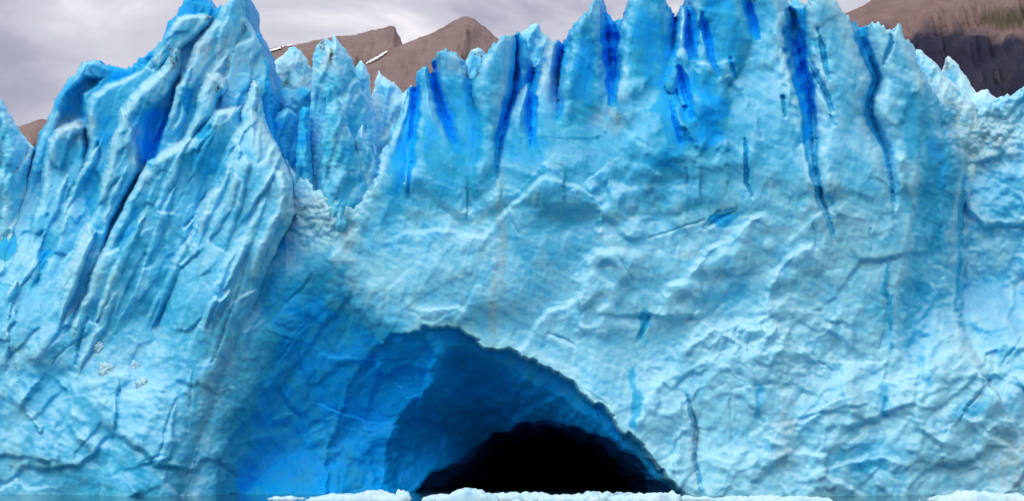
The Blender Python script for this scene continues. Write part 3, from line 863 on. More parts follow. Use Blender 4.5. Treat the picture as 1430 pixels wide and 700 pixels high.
def facets(x, y, seed, shingle=0.0):
    """broken plates: every Voronoi cell is a plane with its own tilt and height"""
    ix = np.floor(x).astype(np.int64)
    iy = np.floor(y).astype(np.int64)
    f1 = np.full(x.shape, 9.0)
    val = np.zeros(x.shape)
    for a in (-1, 0, 1):
        for b in (-1, 0, 1):
            k = _h(ix + a, iy + b, seed)
            dx = x - (ix + a + RA[k])
            dy = y - (iy + b + RB[k])
            d = dx * dx + dy * dy
            pl = (RB[(k * 5 + 1) & 4095] - 0.5) * 0.5 + 1.1 * (RA[(k * 3 + 2) & 4095] - 0.5) * dx + (shingle + 1.4 * (RB[(k * 7 + 5) & 4095] - 0.5)) * dy
            m = d < f1
            val = np.where(m, pl, val)
            f1 = np.where(m, d, f1)
    return val


def blur(a, n=1):
    for _ in range(n):
        p = np.pad(a, 1, mode='edge')
        a = 0.25 * a + 0.125 * (p[:-2, 1:-1] + p[2:, 1:-1] + p[1:-1, :-2] + p[1:-1, 2:]) + 0.0625 * (p[:-2, :-2] + p[:-2, 2:] + p[2:, :-2] + p[2:, 2:])
    return a


rel = np.zeros(Ug.shape)
wu2 = Ug + 0.9 * (wu - Ug) + 5 * perlin(Ug / 60, Vg / 60, 141)
wv2 = Vg + 0.9 * (wv - Vg) + 5 * perlin(Ug / 60, Vg / 60, 142)
fA = blur(facets((wu2 + 0.4 * wv2) / 120, (wv2 - 0.3 * wu2) / 150, 151), 3)
fB = blur(facets((wu2 + 0.5 * wv2) / 48, (wv2 - 0.2 * wu2) / 66, 152), 1)
fC = blur(facets((wu2 + 0.3 * wv2) / 21, wv2 / 27, 153), 1)
fD = blur(facets(wu2 / 9.5, wv2 / 11.5, 154), 1)
wu3 = wu2 + 34 * perlin(Ug / 110, Vg / 110, 147) + 8 * perlin(Ug / 28, Vg / 28, 149)
wv3 = wv2 + 34 * perlin(Ug / 110, Vg / 110, 148) + 8 * perlin(Ug / 28, Vg / 28, 150)
fSB = blur(facets((wu3 + 0.3 * wv3) / 78, (wv3 - 0.25 * wu3) / 96, 161, 0.75), 3)
fSC = blur(facets((wu3 - 0.2 * wv3) / 30, (wv3 + 0.2 * wu3) / 40, 162, 0.6), 1)
am2 = sstep(-0.2, 0.5, perlin(Ug / 75, Vg / 75, 182))
am = 0.2 + 0.8 * sstep(-0.35, 0.35, perlin(Ug / 120, Vg / 120, 181))
fL = blur(facets(aL / 30 + 0.3 * perlin(Ug / 40, Vg / 40, 143), bL / 130 + 0.3 * perlin(Ug / 40, Vg / 40, 144), 155), 1)
fL2 = blur(facets((aL + wu - Ug) / 17, (bL + wv - Vg) / 60, 156), 1)
g1, g2, cid2 = worley(wu / 17, wv / 21, 43)
h1, h2, cid3 = worley(Ug / 6.5 + perlin(Ug / 9, Vg / 9, 44) * .5, Vg / 7.5, 45)
f1, f2, cid = worley(wu2 / 46, wv2 / 60, 42)
k1, k2, cid4 = worley((wu + 0.35 * wv) / 92, (wv - 0.2 * wu) / 120, 46)
scoop, sm, tiny = f1 ** 2, g1 ** 2, h1 ** 2
strat = perlin((Ug + 1.6 * Vg) / 130, (Vg * 1.0 - 0.55 * Ug + 8 * perlin(Ug / 60, Vg / 60, 145)) / 9, 146)      # faint bedding lines
up1 = 1 - 0.55 * smooth_up
rel += wLB * (1.5 * fL + 0.55 * fL2 + 0.2 * perlin(aL / 40, bL / 55, 35) + 0.18 * fC + 0.08 * fD)
ribs = ridged((Ug + 0.15 * Vg + 4 * perlin(Ug / 40, Vg / 40, 184)) / 13, Vg / 80, 185, 2)
grain = ridged(wu2 / 9, wv2 / 11, 187, 3)
rel += wC * (1.0 * up1 * fA + 0.42 * am * up1 * fB + 0.12 * am * fSB * up1 + 0.15 * up1 * fC + 0.06 * fD * up1 + 0.06 * ribs * (1 - am2) + 0.15 * fbm(Ug / 60, Vg / 80, 51, 3))
rel += wRL * (1.2 * fA + 0.85 * (0.45 + 0.55 * am) * fSB + 0.55 * fB + 0.35 * am2 * fSC + 0.22 * fC + (0.05 + 0.12 * am2) * fD + 0.4 * fbm(Ug / 40, Vg / 40, 54, 3))
rel += wLow * (1.0 * fA + 0.8 * fSB + 0.45 * fB + 0.2 * am2 * fSC + 0.14 * fC + 0.05 * fD - 0.5 * scoop + 0.3 * fbm(Ug / 36, Vg / 50, 57, 3))
rel += wRM * (1.2 * fSB + (0.25 + 0.5 * am2) * fSC + 0.3 * fD - 0.5 * sm * sstep(260, 200, Vg) + 0.4 * fbm(Ug / 30, Vg / 30, 59, 3))
rel += 0.05 * strat * (1 - wH) * (1 - wLB)
aH = 0.80 * Ug + 0.60 * Vg
bH = -0.60 * Ug + 0.80 * Vg
fH = blur(facets((aH + 1.2 * (wu - Ug)) / 70, (bH + 1.2 * (wv - Vg)) / 120, 157), 3)
rel += wH * (1.3 * fH + 0.4 * fSB + 0.12 * fSC + 0.45 * fB * sstep(760, 480, Ug) + 0.30 * fC * sstep(620, 420, Ug) + 0.25 * fbm(aH / 50, bH / 90, 63, 3))
rel += 0.05 * fbm(Ug / 8, Vg / 8, 65, 3) * (1 - 0.6 * wH) * (1 - 0.4 * smooth_up)
# crumbled snow-like rubble on the saddle, the shelf and the right-hand mass
rub = np.exp(-((Ug - 440) / 46) ** 2 - ((Vg - 300) / 42) ** 2) + np.exp(-((Ug - 1375) / 50) ** 2 - ((Vg - 185) / 46) ** 2) \
    + 0.7 * np.exp(-((Ug - 1040) / 70) ** 2 - ((Vg - 470 + 0.15 * (Ug - 1040)) / 26) ** 2) + 0.5 * np.exp(-((Ug - 1130) / 60) ** 2 - ((Vg - 515) / 22) ** 2)
field = field + rub * (0.9 * (g1 ** 1.2) + 0.7 * (h1 ** 1.2) - 0.8)
field = field - rel
# soften edges where the silhouette turns away
dr = np.clip(1 - np.maximum(d_sil, 0) / 6.0, 0, 1)
frame_free = (Ug > -40) & (Ug < 1475)
field = field + np.where(frame_free, 1.2 * (1 - np.sqrt(1 - dr ** 2 * 0.999)), 0)
drh = np.clip(1 - np.maximum(-d_hole, 0) / 5.0, 0, 1)
field = field + 0.5 * drh ** 2

# ---- ice colour: clear blue ice with painted shade and rim light, dirt, dust
CLEAR_SHADE_SPOTS = [(630, 190, 70, 105, 0.5), (560, 250, 26, 60, 0.6), (895, 60, 46, 60, 0.5), (1015, 30, 55, 62, 0.5), (820, 95, 30, 60, 0.45), (960, 150, 50, 60, 0.55), (735, 170, 40, 70, 0.35),
         (1120, 105, 16, 100, 0.6), (1285, 460, 30, 75, 0.35), (1280, 170, 22, 50, 0.55), (1310, 260, 24, 90, 0.4), (1370, 430, 70, 40, 0.4), (770, 330, 60, 40, 0.25), (560, 340, 60, 40, 0.25),
         (60, 540, 40, 26, 0.45), (140, 120, 40, 50, 0.5), (205, 185, 28, 50, 0.9), (290, 215, 30, 40, 0.7), (100, 140, 20, 30, 0.7), (180, 320, 20, 60, 0.4), (262, 130, 10, 40, 0.6), (145, 180, 18, 30, 0.6), (240, 60, 20, 20, 0.5), (60, 330, 14, 60, 0.4), (130, 280, 12, 50, 0.5), (225, 400, 20, 60, 0.3), (95, 200, 25, 30, 0.4), (185, 660, 40, 30, 0.3), (420, 400, 60, 60, 0.4),  # mostly shaded faces of the leaning fins, painted bluer
         (1010, 303, 26, 9, 0.9), (896, 455, 9, 22, 0.8), (886, 555, 8, 40, 0.8), (1238, 430, 5, 60, 0.6), (1238, 560, 8, 24, 0.7), (1400, 470, 30, 40, 0.5), (1350, 575, 22, 12, 0.6), (1205, 655, 14, 10, 0.7), (990, 165, 20, 40, 0.7), (935, 225, 30, 20, 0.6), (1060, 560, 6, 30, 0.6), (1330, 220, 10, 60, 0.5),
         (1200, 640, 50, 30, 0.3), (1390, 270, 40, 60, 0.25)]
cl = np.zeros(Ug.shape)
for (cu, cv, ru_, rv_, st) in CLEAR_SHADE_SPOTS:
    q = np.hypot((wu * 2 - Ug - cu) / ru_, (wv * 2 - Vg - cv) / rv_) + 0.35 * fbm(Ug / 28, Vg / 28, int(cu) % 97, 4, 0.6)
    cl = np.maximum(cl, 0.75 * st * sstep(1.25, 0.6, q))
cl = np.clip(cl + in_hollow * (0.52 + 0.24 * sstep(20, 150, db + 2 * da) + 0.22 * sstep(420, 640, Ug + 0.3 * (Vg - 560)) + 0.2 * sstep(0, 40, ds) + 0.10 * fbm(aH / 60, bH / 100, 173, 3)) - 0.25 * wRL - 0.15 * (1 - smooth_up) * wC - 0.3 * rub, -0.6, 1.1)  # hollow and arch painted bluer inward, as their shade deepens
def box(a, n):
    for ax in (0, 1):
        p = np.pad(a, [(n + 1, n) if k == ax else (0, 0) for k in (0, 1)], mode='edge')
        cs = np.cumsum(p, axis=ax)
        a = (cs[2 * n + 1:] - cs[:-2 * n - 1]) / (2 * n + 1) if ax == 0 else (cs[:, 2 * n + 1:] - cs[:, :-2 * n - 1]) / (2 * n + 1)
    return a


bf = np.where(mask > -3, field, 262.0)
proud = np.clip((box(bf, 9) - bf) / 0.9, 0, 1) * (d_sil > 4)          # proud edges paler: weathered crust with rim light painted in
cl = cl - 0.45 * proud * (1 - in_hollow) * (1 - 0.8 * sstep(360, 420, Vg) * sstep(180, 240, Ug) * sstep(480, 400, Ug)) + 0.30 * smooth_up * sstep(520, 580, Ug) * sstep(1120, 1000, Ug) + 0.08 * wLB
cl = cl + 0.22 * turned * (1 - rmask)  # shaded side of the right-hand corner painted bluer
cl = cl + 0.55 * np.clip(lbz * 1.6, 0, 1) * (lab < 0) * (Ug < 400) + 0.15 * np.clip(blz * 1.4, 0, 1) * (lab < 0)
cl = cl + 0.36 * sstep(0.2, 0.6, carved)          # crevasse walls bluer: clear ice plus painted translucent glow
DIRT = [(243, 80, 7, 16), (240, 68, 6, 5), (662, 103, 12, 4), (866, 160, 5, 5), (1054, 4, 5, 3), (302, 125, 3, 6), (795, 40, 3, 4), (628, 71, 10, 3), (610, 77, 5, 4), (971, 172, 2, 3), (338, 38, 3, 10), (292, 26, 9, 4)]
DUST = [(852, 165, 26, 16), (488, 335, 8, 40), (700, 330, 6, 90), (970, 610, 7, 60), (1095, 610, 14, 50), (300, 80, 60, 40), (1415, 650, 40, 50), (440, 290, 40, 25), (1380, 200, 50, 40), (640, 90, 30, 14), (960, 353, 16, 5), (770, 90, 14, 50), (100, 180, 30, 20), (185, 200, 10, 40), (690, 420, 5, 60)]
dirt = np.zeros(Ug.shape)
for cu, cv, a, b in DIRT:
    dirt = np.maximum(dirt, sstep(1.4, 0.4, np.hypot((wu - cu) / a, (wv - cv) / b)))
dust = np.zeros(Ug.shape)
for cu, cv, a, b in DUST:
    dust = np.maximum(dust, 0.8 * sstep(1.6, 0.3, np.hypot((wu - cu) / a, (wv - cv) / b)))

# ------------------------------------------------------------------ glacier front: mesh
nv, nu = Ug.shape
gu_, gv_ = np.gradient(mask, DU)[1], np.gradient(mask, DU)[0]
gl = np.hypot(gu_, gv_) + 1e-6
inside = mask > 0
cell = inside[:-1, :-1] | inside[:-1, 1:] | inside[1:, 1:] | inside[1:, :-1]
PU, PV = Ug.copy(), Vg.copy()
out = ~inside
mv = np.where(out, np.clip(-mask / gl, 0, 3.0), 0)
PU += mv * gu_ / gl
PV += mv * gv_ / gl
fi, fj = (PV - V1[0]) / DU, (PU - U1[0]) / DU
PY = np.where(out, bilinear(field, fi, fj), field)
PX, _, PZ = at(PU, PV, PY)
P = np.stack([PX, PY, PZ], -1).reshape(-1, 3)
idx = np.arange(nv * nu).reshape(nv, nu)
quads = np.stack([idx[:-1, :-1], idx[1:, :-1], idx[1:, 1:], idx[:-1, 1:]], -1)
Q = quads[cell]

# smooth vertex normals of the whole front, shared by all of its pieces
fnrm = np.cross(P[Q[:, 2]] - P[Q[:, 0]], P[Q[:, 3]] - P[Q[:, 1]])
N = np.zeros_like(P)
for k in range(4):
    for c in range(3):
        N[:, c] += np.bincount(Q[:, k], weights=fnrm[:, c], minlength=len(P))
N /= np.linalg.norm(N, axis=1, keepdims=True) + 1e-9

# pieces: leaning fins (0..), upright blades (20..), everything else is the face
piece = np.where(lab >= 0, lab, -1)
piece = np.where((lab < 20) & (Vg + 14 * perlin(Ug / 20, Vg / 20, 71) > 470), -1, piece)
piece = np.where(rmask > 0.5, 40, piece)
pc = piece[:-1, :-1].copy()
pc[~cell] = -99
for pid in [p for p in np.unique(pc) if p >= 0]:          # each piece stays one connected body
    todo = set(map(tuple, np.argwhere(pc == pid).tolist()))
    comps = []
    while todo:
        st = [todo.pop()]
        comp = []
        while st:
            a, b = st.pop()
            comp.append((a, b))
            for nb in ((a + 1, b), (a - 1, b), (a, b + 1), (a, b - 1)):
                if nb in todo:
                    todo.remove(nb)
                    st.append(nb)
        comps.append(comp)
    comps.sort(key=len)
    for comp in comps[:-1]:
        near = {}
        cs_ = set(comp)
        for a, b in comp:
            for nb in ((a + 1, b), (a - 1, b), (a, b + 1), (a, b - 1)):
                if nb not in cs_ and 0 <= nb[0] < pc.shape[0] and 0 <= nb[1] < pc.shape[1] and pc[nb] != -99:
                    near[pc[nb]] = near.get(pc[nb], 0) + 1
        new = max(near, key=near.get) if near else -1
        for a, b in comp:
            pc[a, b] = new
cp = pc[cell]

glacier = bpy.data.objects.new('glacier', None)
COL.objects.link(glacier)
glacier.location = (0, 0, 0)
tag(glacier, 'towering blue glacier front with jagged crest and a dark ice cave at the waterline', 'glacier')

attrs_all = {'clear_shade': bilinear(cl, fi, fj).ravel(), 'dirt': bilinear(dirt, fi, fj).ravel(), 'dust': bilinear(dust, fi, fj).ravel()}

# skirt: every open edge of the front runs on backwards into the body of the ice
ecount = {}
cellp = np.pad(cell, 1)
be = []          # boundary edges (a, b, hole?)
c = cell
top_e = c & ~cellp[:-2, 1:-1]
bot_e = c & ~cellp[2:, 1:-1]
lef_e = c & ~cellp[1:-1, :-2]
rig_e = c & ~cellp[1:-1, 2:]
E = np.concatenate([
    np.stack([quads[..., 0][top_e], quads[..., 3][top_e]], -1),
    np.stack([quads[..., 2][bot_e], quads[..., 1][bot_e]], -1),
    np.stack([quads[..., 1][lef_e], quads[..., 0][lef_e]], -1),
    np.stack([quads[..., 3][rig_e], quads[..., 2][rig_e]], -1)])
hole_v = (d_hole > -9).ravel()
is_hole = hole_v[E[:, 0]] & hole_v[E[:, 1]]


def add_skirt(edges, rings):
    """rings: list of functions(points) -> points"""
    used, inv = np.unique(edges, return_inverse=True)
    e_ = inv.reshape(-1, 2)
    n = len(used)
    layers = [P[used]] + [r(P[used]) for r in rings]
    VV = np.concatenate(layers)
    FF = []
    for k in range(len(layers) - 1):
        a, b = e_[:, 0] + k * n, e_[:, 1] + k * n
        FF.append(np.stack([b, a, a + n, b + n], -1))
    return used, VV, np.concatenate(FF), n, len(layers)


def back(d):
    def f(p):
        q = p.copy()
        q[:, 1] += d
        q[:, 2] += 0.25 * perlin(p[:, 0] * 0.6, p[:, 2] * 0.6 + d, 81)
        q[:, 0] += 0.25 * perlin(p[:, 0] * 0.6 + 9, p[:, 2] * 0.6 + d, 82)
        return q
    return f


su_, SV, SF, sn, sk = add_skirt(E[~is_hole], [back(1.2), back(3.0), back(7.0), back(14.0)])
NAMES = {-1: 'ice_face', 40: 'ice_slope'}
for k in range(len(FINS)):
    NAMES[k] = 'ice_fin'
for k in range(len(BLADE)):
    NAMES[20 + k] = 'ice_blade'
for pid in sorted(set(cp.tolist())):
    q = Q[cp == pid]
    used, inv = np.unique(q, return_inverse=True)
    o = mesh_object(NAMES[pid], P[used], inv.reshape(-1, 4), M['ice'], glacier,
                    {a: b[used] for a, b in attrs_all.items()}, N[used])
    if 20 <= pid < 40:
        o['label'] = BLADE[pid - 20][3]
mesh_object('crest_back', SV, SF, M['ice'], glacier, {a: np.tile(b[su_], sk) for a, b in attrs_all.items()})

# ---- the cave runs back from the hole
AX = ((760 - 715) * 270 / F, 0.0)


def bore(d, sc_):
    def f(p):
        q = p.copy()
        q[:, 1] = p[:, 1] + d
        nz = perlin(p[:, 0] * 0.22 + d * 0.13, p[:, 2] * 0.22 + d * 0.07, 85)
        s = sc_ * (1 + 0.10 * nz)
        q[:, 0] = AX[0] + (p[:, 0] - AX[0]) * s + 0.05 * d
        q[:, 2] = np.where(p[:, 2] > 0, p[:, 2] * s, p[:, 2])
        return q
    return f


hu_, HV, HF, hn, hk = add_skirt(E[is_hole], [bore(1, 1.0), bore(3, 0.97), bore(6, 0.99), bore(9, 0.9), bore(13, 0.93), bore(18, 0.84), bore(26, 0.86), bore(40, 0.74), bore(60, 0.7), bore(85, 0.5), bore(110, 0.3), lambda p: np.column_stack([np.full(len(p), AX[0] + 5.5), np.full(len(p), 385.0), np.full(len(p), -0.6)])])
mesh_object('ice_cave', HV, HF, M['cave'], glacier, {'clear_shade': np.full(len(HV), 0.1)})


# ------------------------------------------------------------------ free-standing seracs behind the front
def serac(outline, Y, thick, label, seed, clear_shade=0.0, lean=(0.0, 0.0), R=26.0, group='free standing ice towers', streak=1.0, dirts=(), du=1.6, name='serac', cat='ice tower', mat='serac', rough=1.0, top=True):
    outline = np.asarray(outline, float)
    u0, v0 = outline.min(0) - 5
    u1, v1 = outline.max(0) + 5
    uu = np.arange(u0, u1, du)
    vv = np.arange(v0, v1, du)
    V_, U_ = np.meshgrid(vv, uu, indexing='ij')
    a_ = U_ + 1.6 * perlin(U_ / 15, V_ / 15, seed) + 0.9 * perlin(U_ / 5, V_ / 5, seed + 1)
    b_ = V_ + 1.6 * perlin(U_ / 15, V_ / 15, seed + 2) + 0.9 * perlin(U_ / 5, V_ / 5, seed + 3)
    d = poly_sdf(a_, b_, outline)
    s = Y / F
    pr = np.sqrt(np.clip(1 - (1 - np.clip(d / R, 0, 1)) ** 2, 0, 1))
    cu = outline[:, 0].mean()
    aa, bb = a_ + 0.25 * (b_ - v0), b_
    rel = streak * (1.5 * blur(facets(aa / 17, bb / 62, seed + 4), 2) + 0.7 * blur(facets(aa / 9, bb / 30, seed + 5), 1)) + 0.4 * perlin(U_ / 22, V_ / 30, seed + 8)
    rel += rough * 0.08 * fbm(U_ / 5, V_ / 5, seed + 11, 3)
    # a slanting arris splits the front into two facets
    ridge_u = cu + 8 * perlin(V_ / 40, V_ * 0 + seed, seed + 12)
    facet = -0.05 * np.abs(a_ - ridge_u)
    fr_ = Y - thick * pr - (rel + facet) * np.clip(d / 8, 0, 1) + lean[0] * (U_ - cu) + lean[1] * (V_ - v0)
    bk_ = Y + thick * pr + 0.6 * perlin(U_ / 20, V_ / 20, seed + 13) * np.clip(d / 8, 0, 1) + lean[0] * (U_ - cu) + lean[1] * (V_ - v0)
    ins = d > 0
    cell_ = ins[:-1, :-1] | ins[:-1, 1:] | ins[1:, 1:] | ins[1:, :-1]
    gv, gu = np.gradient(d, du)
    gg = np.hypot(gu, gv) + 1e-6
    mvv = np.where(~ins, np.clip(-d / gg, 0, 3), 0)
    U2, V2 = U_ + mvv * gu / gg, V_ + mvv * gv / gg
    mid = Y + lean[0] * (U_ - cu) + lean[1] * (V_ - v0)
    fr_ = np.where(ins, fr_, mid)
    bk_ = np.where(ins, bk_, mid)
    n = U_.size
    A = np.stack(at(U2, V2, fr_), -1).reshape(-1, 3)
    B = np.stack(at(U2, V2, bk_), -1).reshape(-1, 3)
    ii = np.arange(n).reshape(U_.shape)
    q = np.stack([ii[:-1, :-1], ii[1:, :-1], ii[1:, 1:], ii[:-1, 1:]], -1)[cell_]
    bmap = np.where(ins.ravel(), np.arange(n) + n, np.arange(n))
    qb = bmap[q][:, ::-1]
    PP = np.concatenate([A, B])
    FF = np.concatenate([q, qb])
    used, inv = np.unique(FF, return_inverse=True)
    dm = np.zeros(U_.shape)
    for (x, y, rx, ry) in dirts:
        dm = np.maximum(dm, sstep(1.5, 0.4, np.hypot((a_ - x) / rx, (b_ - y) / ry)))
    cln = clear_shade + 0.25 * fbm(U_ / 30, V_ / 30, seed + 15, 3)
    at2 = {'clear_shade': np.tile(cln.ravel(), 2)[used], 'dirt': np.tile(dm.ravel(), 2)[used], 'dust': np.tile(0.35 * dm.ravel(), 2)[used]}
    pts = PP[used]
    org = np.array([pts[:, 0].mean(), pts[:, 1].mean(), pts[:, 2].min()])
    o = mesh_object(name, pts - org, inv.reshape(-1, 4), M[mat], None, at2)
    o.location = org
    tag(o, label, cat, group)
    return o


SER = [
    ([(-70, 60), (-30, 96), (-6, 130), (8, 148), (18, 166), (28, 184), (40, 196), (48, 206), (44, 222), (40, 260), (36, 330), (30, 420), (10, 520), (-70, 560)], 272, 6, 'pale ice tower standing apart beyond the leaning buttress', 0.1, (0.0, 0.0), 30, ()),
    ([(436, 84), (442, 66), (450, 54), (458, 55), (463, 60), (466, 46), (470, 52), (480, 66), (492, 84), (500, 104), (512, 150), (524, 200), (536, 262), (530, 340), (424, 340), (428, 250), (432, 190), (434, 140)], 266, 4.5, 'tall cracked ice tower with a dirt stained split top', 0.15, (0.02, 0), 22, ((450, 62, 5, 10), (462, 78, 3, 14))),
    ([(455, 140), (458, 124), (463, 117), (468, 126), (478, 150), (492, 190), (505, 228), (514, 262), (512, 330), (455, 330), (450, 262), (450, 200)], 258, 3.2, 'smooth tapering cone of ice in front of the split tower', 0.25, (0.03, 0), 20, ()),
    ([(486, 118), (490, 104), (499, 92), (505, 84), (511, 96), (517, 106), (517, 122), (522, 150), (534, 190), (546, 226), (552, 300), (500, 300), (498, 200), (502, 156), (492, 138)], 275, 3.5, 'small ice tower with a dark grit filled notch in its side', 0.05, (0.02, 0), 18, ((504, 146, 6, 9), (500, 152, 4, 6))),
    ([(520, 128), (524, 112), (529, 98), (534, 106), (544, 112), (554, 120), (562, 130), (574, 120), (582, 130), (590, 200), (590, 300), (515, 300), (514, 200)], 282, 4, 'pale pointed ice spur next to the small grit notched tower', -0.05, (0.02, 0), 20, ()),
    ([(374, 98), (384, 84), (394, 78), (404, 67), (412, 66), (422, 72), (430, 84), (438, 110), (446, 160), (446, 300), (366, 300), (366, 150)], 290, 5, 'low pale ice hump under the snow strip of the ridge', 0.0, (0, 0), 24, ((400, 115, 3, 5),)),
    ([(364, 140), (374, 128), (384, 130), (398, 122), (412, 126), (424, 120), (436, 124), (444, 160), (446, 330), (366, 330), (362, 200)], 276, 4, 'crumbly ice block with a shadowed blue hollow face', 0.35, (0, 0), 18, ()),
    ([(352, 132), (355, 118), (361, 114), (365, 122), (366, 140), (372, 170), (390, 214), (396, 260), (350, 270), (344, 200)], 262, 2.6, 'little rounded ice pinnacle leaning on the buttress', 0.1, (0, 0), 12, ()),
    ([(418, 160), (424, 150), (433, 152), (434, 200), (438, 250), (438, 330), (408, 330), (412, 240)], 262, 2.2, 'narrow blue ice column at the foot of the split tower', 0.45, (0, 0), 12, ()),
    ([(644, 98), (652, 84), (658, 70), (667, 65), (676, 72), (684, 90), (690, 140), (686, 200), (646, 200)], 274, 3, 'small ice knob banded with two dark dirt lines', 0.2, (0, 0), 14, ((668, 73, 10, 1.6), (666, 77, 9, 1.4), (676, 80, 6, 2))),
    ([(722, 60), (730, 44), (740, 36), (750, 32), (754, 38), (757, 46), (764, 50), (770, 62), (774, 110), (770, 200), (724, 200)], 282, 4, 'pale shouldered ice tower rising between two blades', 0.15, (0, 0), 18, ()),
    ([(496, 196), (500, 184), (506, 174), (512, 190), (520, 212), (530, 240), (540, 264), (544, 340), (494, 340)], 260, 2.4, 'thin pale ice splinter between the cone and the first crest blade', 0.0, (0.02, 0), 10, ()),
    ([(470, 112), (474, 98), (480, 92), (487, 108), (496, 150), (506, 200), (510, 330), (468, 330)], 269, 2.6, 'sharp pale ice splinter at the shoulder of the split tower', -0.05, (0.02, 0), 12, ()),
    ([(372, 190), (380, 168), (390, 156), (402, 150), (414, 158), (420, 220), (424, 340), (368, 340)], 268, 2.6, 'squat deep blue ice block below the crumbly block', 0.55, (0.04, 0), 14, ()),
    ([(538, 150), (542, 128), (549, 113), (556, 126), (562, 150), (566, 220), (536, 220)], 296, 2.6, 'tiny far white ice tooth behind the pointed spur', -0.1, (0, 0), 9, ()),
    ([(850, 40), (862, 28), (876, 24), (884, 50), (886, 160), (850, 160)], 280, 3, 'bright blue ice plug filling the gap between tall blades', 0.4, (0, 0), 14, ()),
    ([(936, 40), (942, 26), (948, 24), (958, 60), (958, 140), (930, 140)], 280, 3, 'little blue ice plug behind the slim spike', 0.3, (0, 0), 10, ()),
    ([(1096, 60), (1100, 6), (1108, -6), (1118, 2), (1126, 6), (1134, -2), (1142, 20), (1146, 160), (1096, 160)], 282, 3, 'blue ice bridge seen through the head of the long crevasse', 0.35, (0, 0), 14, ()),
    ([(1262, 110), (1272, 84), (1279, 70), (1286, 70), (1298, 80), (1308, 90), (1320, 106), (1334, 118), (1346, 128), (1362, 146), (1372, 200), (1372, 300), (1262, 300)], 275, 4, 'smooth white ice shoulder sloping down to the rubble mass', -0.2, (-0.02, 0), 24, ()),
    ([(1310, 108), (1316, 96), (1320, 84), (1325, 78), (1330, 82), (1338, 92), (1348, 106), (1358, 122), (1368, 136), (1380, 170), (1380, 260), (1310, 260)], 284, 4, 'pointed pale ice spire against the dark forested cliffs', -0.2, (-0.02, 0), 16, ((1322, 92, 3, 8),)),
    ([(1350, 146), (1358, 132), (1368, 128), (1377, 124), (1384, 130), (1394, 140), (1404, 150), (1404, 240), (1350, 240)], 280, 3, 'low crumbly white ice mound between spire and rubble mass', -0.25, (0, 0), 16, ()),
]
for k, (ol, Y, th, lb, cln, ln, R, dts) in enumerate(SER):
    serac(ol, Y, th, lb, 101 + 17 * k, cln, ln, R, dirts=dts)


# ------------------------------------------------------------------ floating ice at the foot of the cliff
def floe(u0, u1, vtop, Y, depth, label, seed, prof, mat='floe', dirt=0.0):
    """irregular slab of floating ice: u range and crest row at distance Y, `depth` m front to back"""
    x0, _, _ = at(u0, 0, Y)
    x1, _, _ = at(u1, 0, Y)
    ztop = CAM_H + (V_H - vtop) * Y / F
    w = x1 - x0
    nx_, ny_ = int(np.clip(w / 0.12, 24, 150)), int(np.clip(depth / 0.12, 16, 60))
    gx_ = np.linspace(0, 1, nx_)
    gy_ = np.linspace(0, 1, ny_)
    Yn, Xn = np.meshgrid(gy_, gx_, indexing='ij')
    px, pz = zip(*prof)
    h = np.interp(Xn + 0.05 * perlin(Xn * 9, Yn * 5, seed), px, pz)
    edge = np.minimum(np.minimum(Xn, 1 - Xn) * w, np.minimum(Yn, 1 - Yn) * depth)
    eg = edge + 0.35 * perlin(Xn * w * 0.9, Yn * depth * 0.9, seed + 1)
    f = sstep(0.0, 0.7, eg)
    w1, _, wc = worley(Xn * w / 0.9, Yn * depth / 1.2, seed + 2)
    Z = ztop * h * (0.75 + 0.25 * perlin(Xn * w * 0.5, Yn * depth * 0.5, seed + 3)) * (0.55 + 0.45 * np.sin(np.pi * np.clip(Yn * 1.1, 0, 1)) ** 0.5)
    Z = Z - 0.55 * w1 ** 2 * h + 0.25 * (wc - 0.5) * h + 0.06 * fbm(Xn * w * 2, Yn * depth * 2, seed + 5, 3)
    Z = Z * f - 0.45 * (1 - f)
    X = (Xn - 0.5) * w
    Yw = (Yn - 0.5) * depth
    top = np.stack([X, Yw, Z], -1).reshape(-1, 3)
    bot = np.stack([X * 0.9, Yw * 0.9, -0.5 - 0.9 * f * (0.6 + 0.4 * h)], -1).reshape(-1, 3)
    n = nx_ * ny_
    ii = np.arange(n).reshape(ny_, nx_)
    q = np.stack([ii[:-1, :-1], ii[:-1, 1:], ii[1:, 1:], ii[1:, :-1]], -1).reshape(-1, 4)
    ring = np.concatenate([ii[0, :-1], ii[:-1, -1], ii[-1, :0:-1], ii[:0:-1, 0]])
    r2 = np.roll(ring, -1)
    side_ = np.stack([r2, ring, ring + n, r2 + n], -1)
    fc = np.concatenate([q, q[:, ::-1] + n, side_])
    dm = np.tile((dirt * sstep(0.1, 0.6, fbm(Xn * w * 0.8, Yn * depth * 0.8, seed + 7, 3) + 0.2)).ravel(), 2)
    cln = np.tile((0.2 * perlin(Xn * 4, Yn * 4, seed + 8) - 0.1).ravel(), 2)
    o = mesh_object('ice_floe', np.concatenate([top, bot]), fc, M[mat], None, {'clear_shade': cln, 'dirt': dm, 'dust': dm * 0.8})
    o.location = ((x0 + x1) / 2, Y, 0)
    tag(o, label, 'ice floe', 'floating ice at the cliff foot')
    return o


